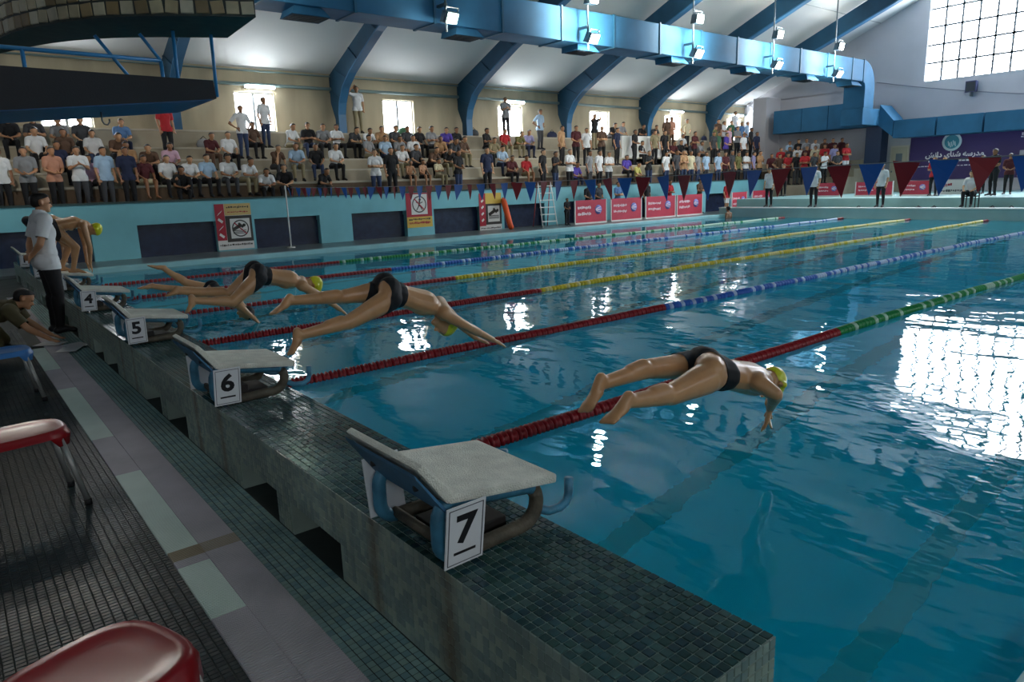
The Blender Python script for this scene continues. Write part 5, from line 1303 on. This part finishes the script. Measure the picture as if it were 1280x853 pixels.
SPEC = [
 # beside and below the diving tower
 (3, 0, A, 'white', 'black'), (17, 0, F2, 'grey', 'black'), (42, 0, F2, 'peach', 'black'), (88, 0, PH, 'white', 'dark_grey'), (108, 0, A, 'light_blue', 'dark_grey'), (124, 0, A, 'navy', 'black'), (140, 1, K, 'maroon', 's:cream'), (160, 2, CL, 'tan', 'khaki'),
 (12, 4, CL, 'black', 'black'), (35, 4, CR, 'dark_grey', 'black'), (47, 3, K, 'white', 'black'), (63, 4, CL, 'grey', 'khaki'), (82, 3, K, 'brown', 'black'), (100, 4, K, 'dark_grey', 'black'), (118, 3, K, 'white', 'jeans'), (132, 3, LE, 'brown', 'black'), (153, 4, CL, 'blue', 'navy'), (28, 1, CL, 'maroon', 'black'), (62, 1, K, 'pink', 'black'), (75, 2, K, 'navy', 'black'), (172, 2, LE, 'brown', 'black'),
 # first bay
 (208, 3, A, 'red', 'black'), (303, 3, H, 'white', 'jeans'), (331, 4, A, 'white', 'jeans'), (265, 3, CL, 'maroon', 'brown'), (285, 3, K, 'white', 'black'), (203, 2, CL, 'pink', 'navy'), (193, 1, K, 'white', 'black'), (220, 1, CL, 'white', 'black'), (248, 1, K, 'light_blue', 'black'), (276, 1, CL, 'white', 'dark_grey'), (302, 1, LE, 'white', 'khaki'), (210, 0, CL, 'black', 'black'), (287, 0, LE, 'white', 'black'), (341, 0, CL, 'black', 'black'),
 (339, 4, K, 'brown', 'black'), (366, 4, CL, 'white', 'khaki'), (381, 4, CR, 'black', 'jeans'), (394, 4, CL, 'grey', 'black'), (413, 4, CR, 'white', 'black'), (426, 4, LE, 'dark_grey', 'black'), (447, 5, 'st_head', 'white', 'khaki'), (440, 4, LE, 'white', 'dark_grey'), (347, 2, CH, 'brown', 'dark_grey'), (371, 2, CL, 'light_blue', 'khaki'), (396, 2, K, 'black', 'jeans'), (420, 2, CL, 'white', 'black'), (403, 0, LE, 'black', 'dark_grey'),
 (464, 3, K, 'grey', 'khaki'), (475, 4, CL, 'tan', 'black'), (483, 3, K, 'light_blue', 'jeans'), (470, 0, X_, 'white', 'jeans'), (452, 4, CL, 'dark_grey', 'black'), (484, 4, K, 'dark_grey', 'black'),
 # second bay
 (500, 3, CL, 'grey', 'black'), (507, 4, K, 'black', 'black'), (519, 4, CR, 'grey', 'black'), (518, 3, K, 'white', 'black'), (533, 4, CL, 'purple', 'black'), (546, 4, K, 'black', 'black'), (551, 3, CL, 'tan', 'black'), (564, 3, LE, 'dark_grey', 'black'), (574, 3, CL, 'brown', 'khaki'), (503, 2, CL, 'white', 'khaki'), (523, 2, K, 'dark_grey', 'black'), (538, 2, LE, 'brown', 'black'),
 (513, 1, CL, 'tan', 's:black', .8, None, True), (531, 1, K, 'tan', 's:black', .8, None, True), (551, 1, CR, 'cream', 'khaki', .85), (490, 0, A, 'black', 'black'), (573, 0, F2, 'black', 'jeans'), (560, 2, LE, 'black', 'khaki'), (609, 0, A, 'navy', 'black', 1.04),
 (612, 4, CR, 'black', 'black'), (632, 5, PH, 'grey', 'black'), (633, 4, K, 'red', 'khaki'), (648, 4, LE, 'olive', 'khaki'), (656, 4, CL, 'lavender', 'navy'), (628, 2, CL, 'light_blue', 'navy'), (640, 1, CL, 'maroon', 'black'), (618, 3, CL, 'khaki', 'dark_grey'), (660, 1, K, 'red', 's:khaki'),
 (675, 4, H, 'light_blue', 'dark_grey'), (743, 4, 'st_high', 'black', 'khaki'), (673, 0, A, 'black', 'black'), (694, 0, PH, 'black', 'jeans'), (712, 1, X_, 'white', 'black'), (714, 0, CL, 'purple', 'navy'), (725, 1, A, 'grey', 'dark_grey'), (733, 2, A, 'white', 'black'), (744, 1, A, 'white', 'black'), (761, 1, X_, 'white', 'dark_grey'), (771, 2, A, 'navy', 'black'), (785, 1, K, 'purple', 'black'), (793, 2, F2, 'black', 'black'), (797, 0, CL, 'yellow', 'khaki'), (808, 1, PH, 'black', 'jeans'),
 (765, 5, LE, 'black', 'black'), (778, 5, CL, 'grey', 'black'), (801, 5, LE, 'black', 'black'), (817, 5, LE, 'dark_grey', 'black'), (702, 2, A, 'tan', 'black'), (720, 2, F2, 'maroon', 'black'), (752, 2, X_, 'brown', 'black'),
 # third and fourth bay
 (832, 1, A, 'white', 'jeans'), (845, 1, A, 'dark_grey', 'black'), (850, 1, X_, 'tan', 'jeans'), (859, 1, A, 'cream', 'jeans'), (868, 1, A, 'grey', 'jeans'), (882, 1, A, 'light_blue', 'dark_grey'), (897, 1, A, 'light_blue', 'jeans'), (906, 1, F2, 'maroon', 'black'), (914, 1, A, 'dark_grey', 'dark_grey'), (921, 1, A, 'olive', 'black'), (932, 1, X_, 'white', 'jeans'), (941, 1, A, 'lavender', 'navy'), (949, 1, PH, 'tan', 'black'),
 (833, 4, A, 'brown', 'khaki'), (839, 4, F2, 'peach', 'brown'), (848, 4, K, 'white', 'black'), (858, 4, H, 'cream', 'black'), (866, 3, K, 'dark_grey', 'black'), (876, 3, CL, 'grey', 'black'), (842, 3, CL, 'maroon', 'black'), (853, 3, K, 'black', 'black'), (830, 3, LE, 'dark_grey', 'black'), (897, 4, A, 'brown', 'black'), (904, 4, X_, 'white', 'black'), (913, 4, A, 'green', 'black'), (918, 5, A, 'white', 'jeans'), (926, 4, A, 'blue', 'jeans'), (933, 4, H, 'light_blue', 'black'),
 (838, 2, A, 'black', 'black'), (856, 2, X_, 'maroon', 'black'), (872, 2, A, 'dark_grey', 'black'), (884, 2, A, 'green', 'black'), (893, 3, A, 'olive', 'black'), (902, 2, F2, 'purple', 'black'), (911, 3, A, 'pink', 'black'), (921, 3, X_, 'grey', 'black'), (929, 2, A, 'white', 'black'), (938, 3, A, 'dark_grey', 'black'), (945, 2, A, 'navy', 'black'), (886, 4, LE, 'dark_grey', 'black'), (818, 2, A, 'khaki', 'black'), (825, 3, CL, 'black', 'black'),
]
for t in SPEC:
    t = list(t)
    if t[1] == 1 and t[2].startswith('st') and t[0] > 660: t[1] = 0
    spectator(*t)
# the group on the small end terrace
EV = [(34.3, 1.25), (35.2, 1.6), (36.1, 2.0), (37.2, 2.45)]
EN = ['front', 'second', 'third', 'top']
ESP = [(958, 0, X_, 'light_blue', 'black'), (968, 0, A, 'black', 'black'), (978, 0, A, 'white', 'black'), (986, 0, A, 'black', 'dark_grey'), (994, 0, F2, 'white', 'jeans'), (1004, 0, A, 'cream', 'black'), (1012, 0, A, 'brown', 'black'), (1021, 0, A, 'red', 'black'), (1030, 0, PH, 'white', 'black'), (1040, 0, A, 'maroon', 'black'), (1048, 0, F2, 'dark_grey', 'black'),
       (952, 2, A, 'maroon', 'black'), (960, 1, H, 'brown', 'black'), (972, 1, F2, 'red', 'black'), (982, 1, A, 'grey', 'black'), (992, 1, A, 'maroon', 'black'), (1000, 1, X_, 'red', 'black'), (1015, 1, A, 'dark_grey', 'black'), (1024, 1, A, 'maroon', 'black'), (1036, 1, A, 'lavender', 'black'), (952, 2, F2, 'red', 's:white'), (966, 2, A, 'dark_grey', 'black'), (1064, 0, X_, 'red', 's:white')]
for ei, (px, lv, pose, sh_, pt) in enumerate(sorted(ESP)):
    lv = ei % 3
    X, z = EV[lv]; X += random.uniform(-.05, .05); Y = min(max(y_at_row(px, X, z + .8), 14.45), 18.1); Y0 = Y
    for q in range(60):
        Y = Y0 + (q // 2) * .08 * (1 if q % 2 else -1)
        if 14.35 < Y < 18.15 and all(abs(Y - o) > .45 for o in taken.get('e%d' % lv, [])): break
    taken.setdefault('e%d' % lv, []).append(Y)
    lab = 'person in %s shirt, %s in %s row of end terrace' % (sh_.replace('_', ' '), POSE_TXT[pose], EN[lv])
    place_person(pose, (X, Y, z + .01), -2.2 + random.uniform(-.4, .4), sh_, pt, lab, 'spectators on the far end terrace', random.uniform(.92, 1.0))

# ---- officials and others on the decks
def deck_person(px, X, z, pose, sh_, pt, label, rz, sc=1.0, Y=None, bare=False):
    if Y is None: Y = y_at_row(px, X, z + .9)
    return place_person(pose, (X, Y, z + .008), rz, sh_, pt, label, None, sc, bare)
deck_person(962, 26.95, .42, A, 'white', 'black', 'official in white shirt and black trousers standing on the far platform by the corner', PI, .98)
deck_person(1018, 26.95, .42, A, 'white', 'black', 'official in loose white shirt standing on the far platform below the terrace crowd', PI, 1.0)
deck_person(1102, 26.95, .42, A, 'white', 'black', 'official in white shirt standing on the far platform in front of the cream door', PI, .96)
fc = thing('folding_chair', 'small dark chair on the far platform under the seated official', 'chair', (27.2, y_at_row(1212, 27.2, 1.0), .39), PI)
MB().box(-.4, .0, -.22, .22, .40, .44).build('seat', M_RUBBER, fc); MB().box(-.42, -.38, -.22, .22, .6, .9).build('backrest', M_RUBBER, fc)
for sx in (-.38, -.03):
    for sy in (-.2, .2): MB().box(sx - .015, sx + .015, sy - .015, sy + .015, 0, .40 if sx > -.2 else .9).build('leg', M_RUBBER, fc)
place_person(K, (27.2, y_at_row(1212, 27.2, 1.0), .84), PI, 'white', 'black', 'official in white shirt and black trousers seated on a chair on the far platform', None)
deck_person(1243, 29.3, .75, F2, 'black', 'black', 'person in black leaning over the deck behind the seated official', 2.6, 1.0)
deck_person(894, 27.3, .10, A, 'red', 's:white', 'boy in red shirt and white shorts standing by the red board at the pool corner', -PI / 2, .86, Y=16.1)
deck_person(698, 17.75, .10, F2, 'black', 'black', 'person in black standing behind the lifeguard ladder', -PI / 2, .62, Y=16.9)
for px, X, sh_, lab in ((722, 19.6, 'black', 'behind the board beside the ladder'), (735, 20.2, 'dark_grey', 'in the gap between two boards'), (757, 21.4, 'blue', 'behind the second board'), (797, 23.3, 'black', 'in the gap before the third board'), (822, 24.9, 'red', 'behind the third board'), (868, 27.2, 'brown', 'next to the fourth board')):
    deck_person(px, X, .10, random.choice([A, X_, F2]), sh_, 'black', 'person in %s shirt by the turquoise wall, %s' % (sh_.replace('_', ' '), lab), -PI / 2, .95, Y=17.55)
for px, X, sh_, pt, lab in ((1168, 29.8, 'red', 'black', 'before the purple banner'), (1180, 31.2, 'tan', 'khaki', 'beside the white board'), (1228, 31.5, 'blue', 'black', 'behind the seated official'), (1262, 30.6, 'maroon', 'black', 'in front of the pale photo panel'), (980, 31, 'maroon', 'black', 'under the end terrace')):
    deck_person(px, X, .75, random.choice([A, F2, X_]), sh_, pt, 'person in %s shirt standing on the far deck %s' % (sh_, lab), PI + random.uniform(-.5, .5), .9)
# a swimmer resting at the far corner of the pool
sw_ = deck_person(915, 25.9, -1.2, A, 'red', 's:black', 'swimmer standing shoulder deep at the far corner of the pool', PI / 2, .98, Y=15.0, bare=True)
# bags left on the steps
for px, lv, c in ((255, 4, 'grey'), (505, 5, 'green'), (690, 5, 'navy'), (592, 5, 'dark_grey'), (880, 5, 'navy'), (335, 1, 'black')):
    y, z = LV[lv]; Y = y + .45; X = x_at_row(px, Y, z + .15)
    fr_n = int(np.clip(round((X - 4.9) / 5.85), 0, 5))
    o = thing('bag', '%s soft bag left on the %s near the %s blue frame' % (c.replace('_', ' '), LVN[lv], ORD[fr_n]), 'bag', (X, Y, z + .012), random.uniform(-.4, .4), group='bags on the terrace')
    MB().lathe([(.1, 0), (.2, .02), (.22, .12), (.17, .24), (.06, .3)], 14).build('pouch', cm(c), o); o.scale = (1.2, .75, 1); MB().tube([(-.1, 0, .27), (0, 0, .38), (.1, 0, .27)], .012, 6).build('handle', M_RUBBER, o)
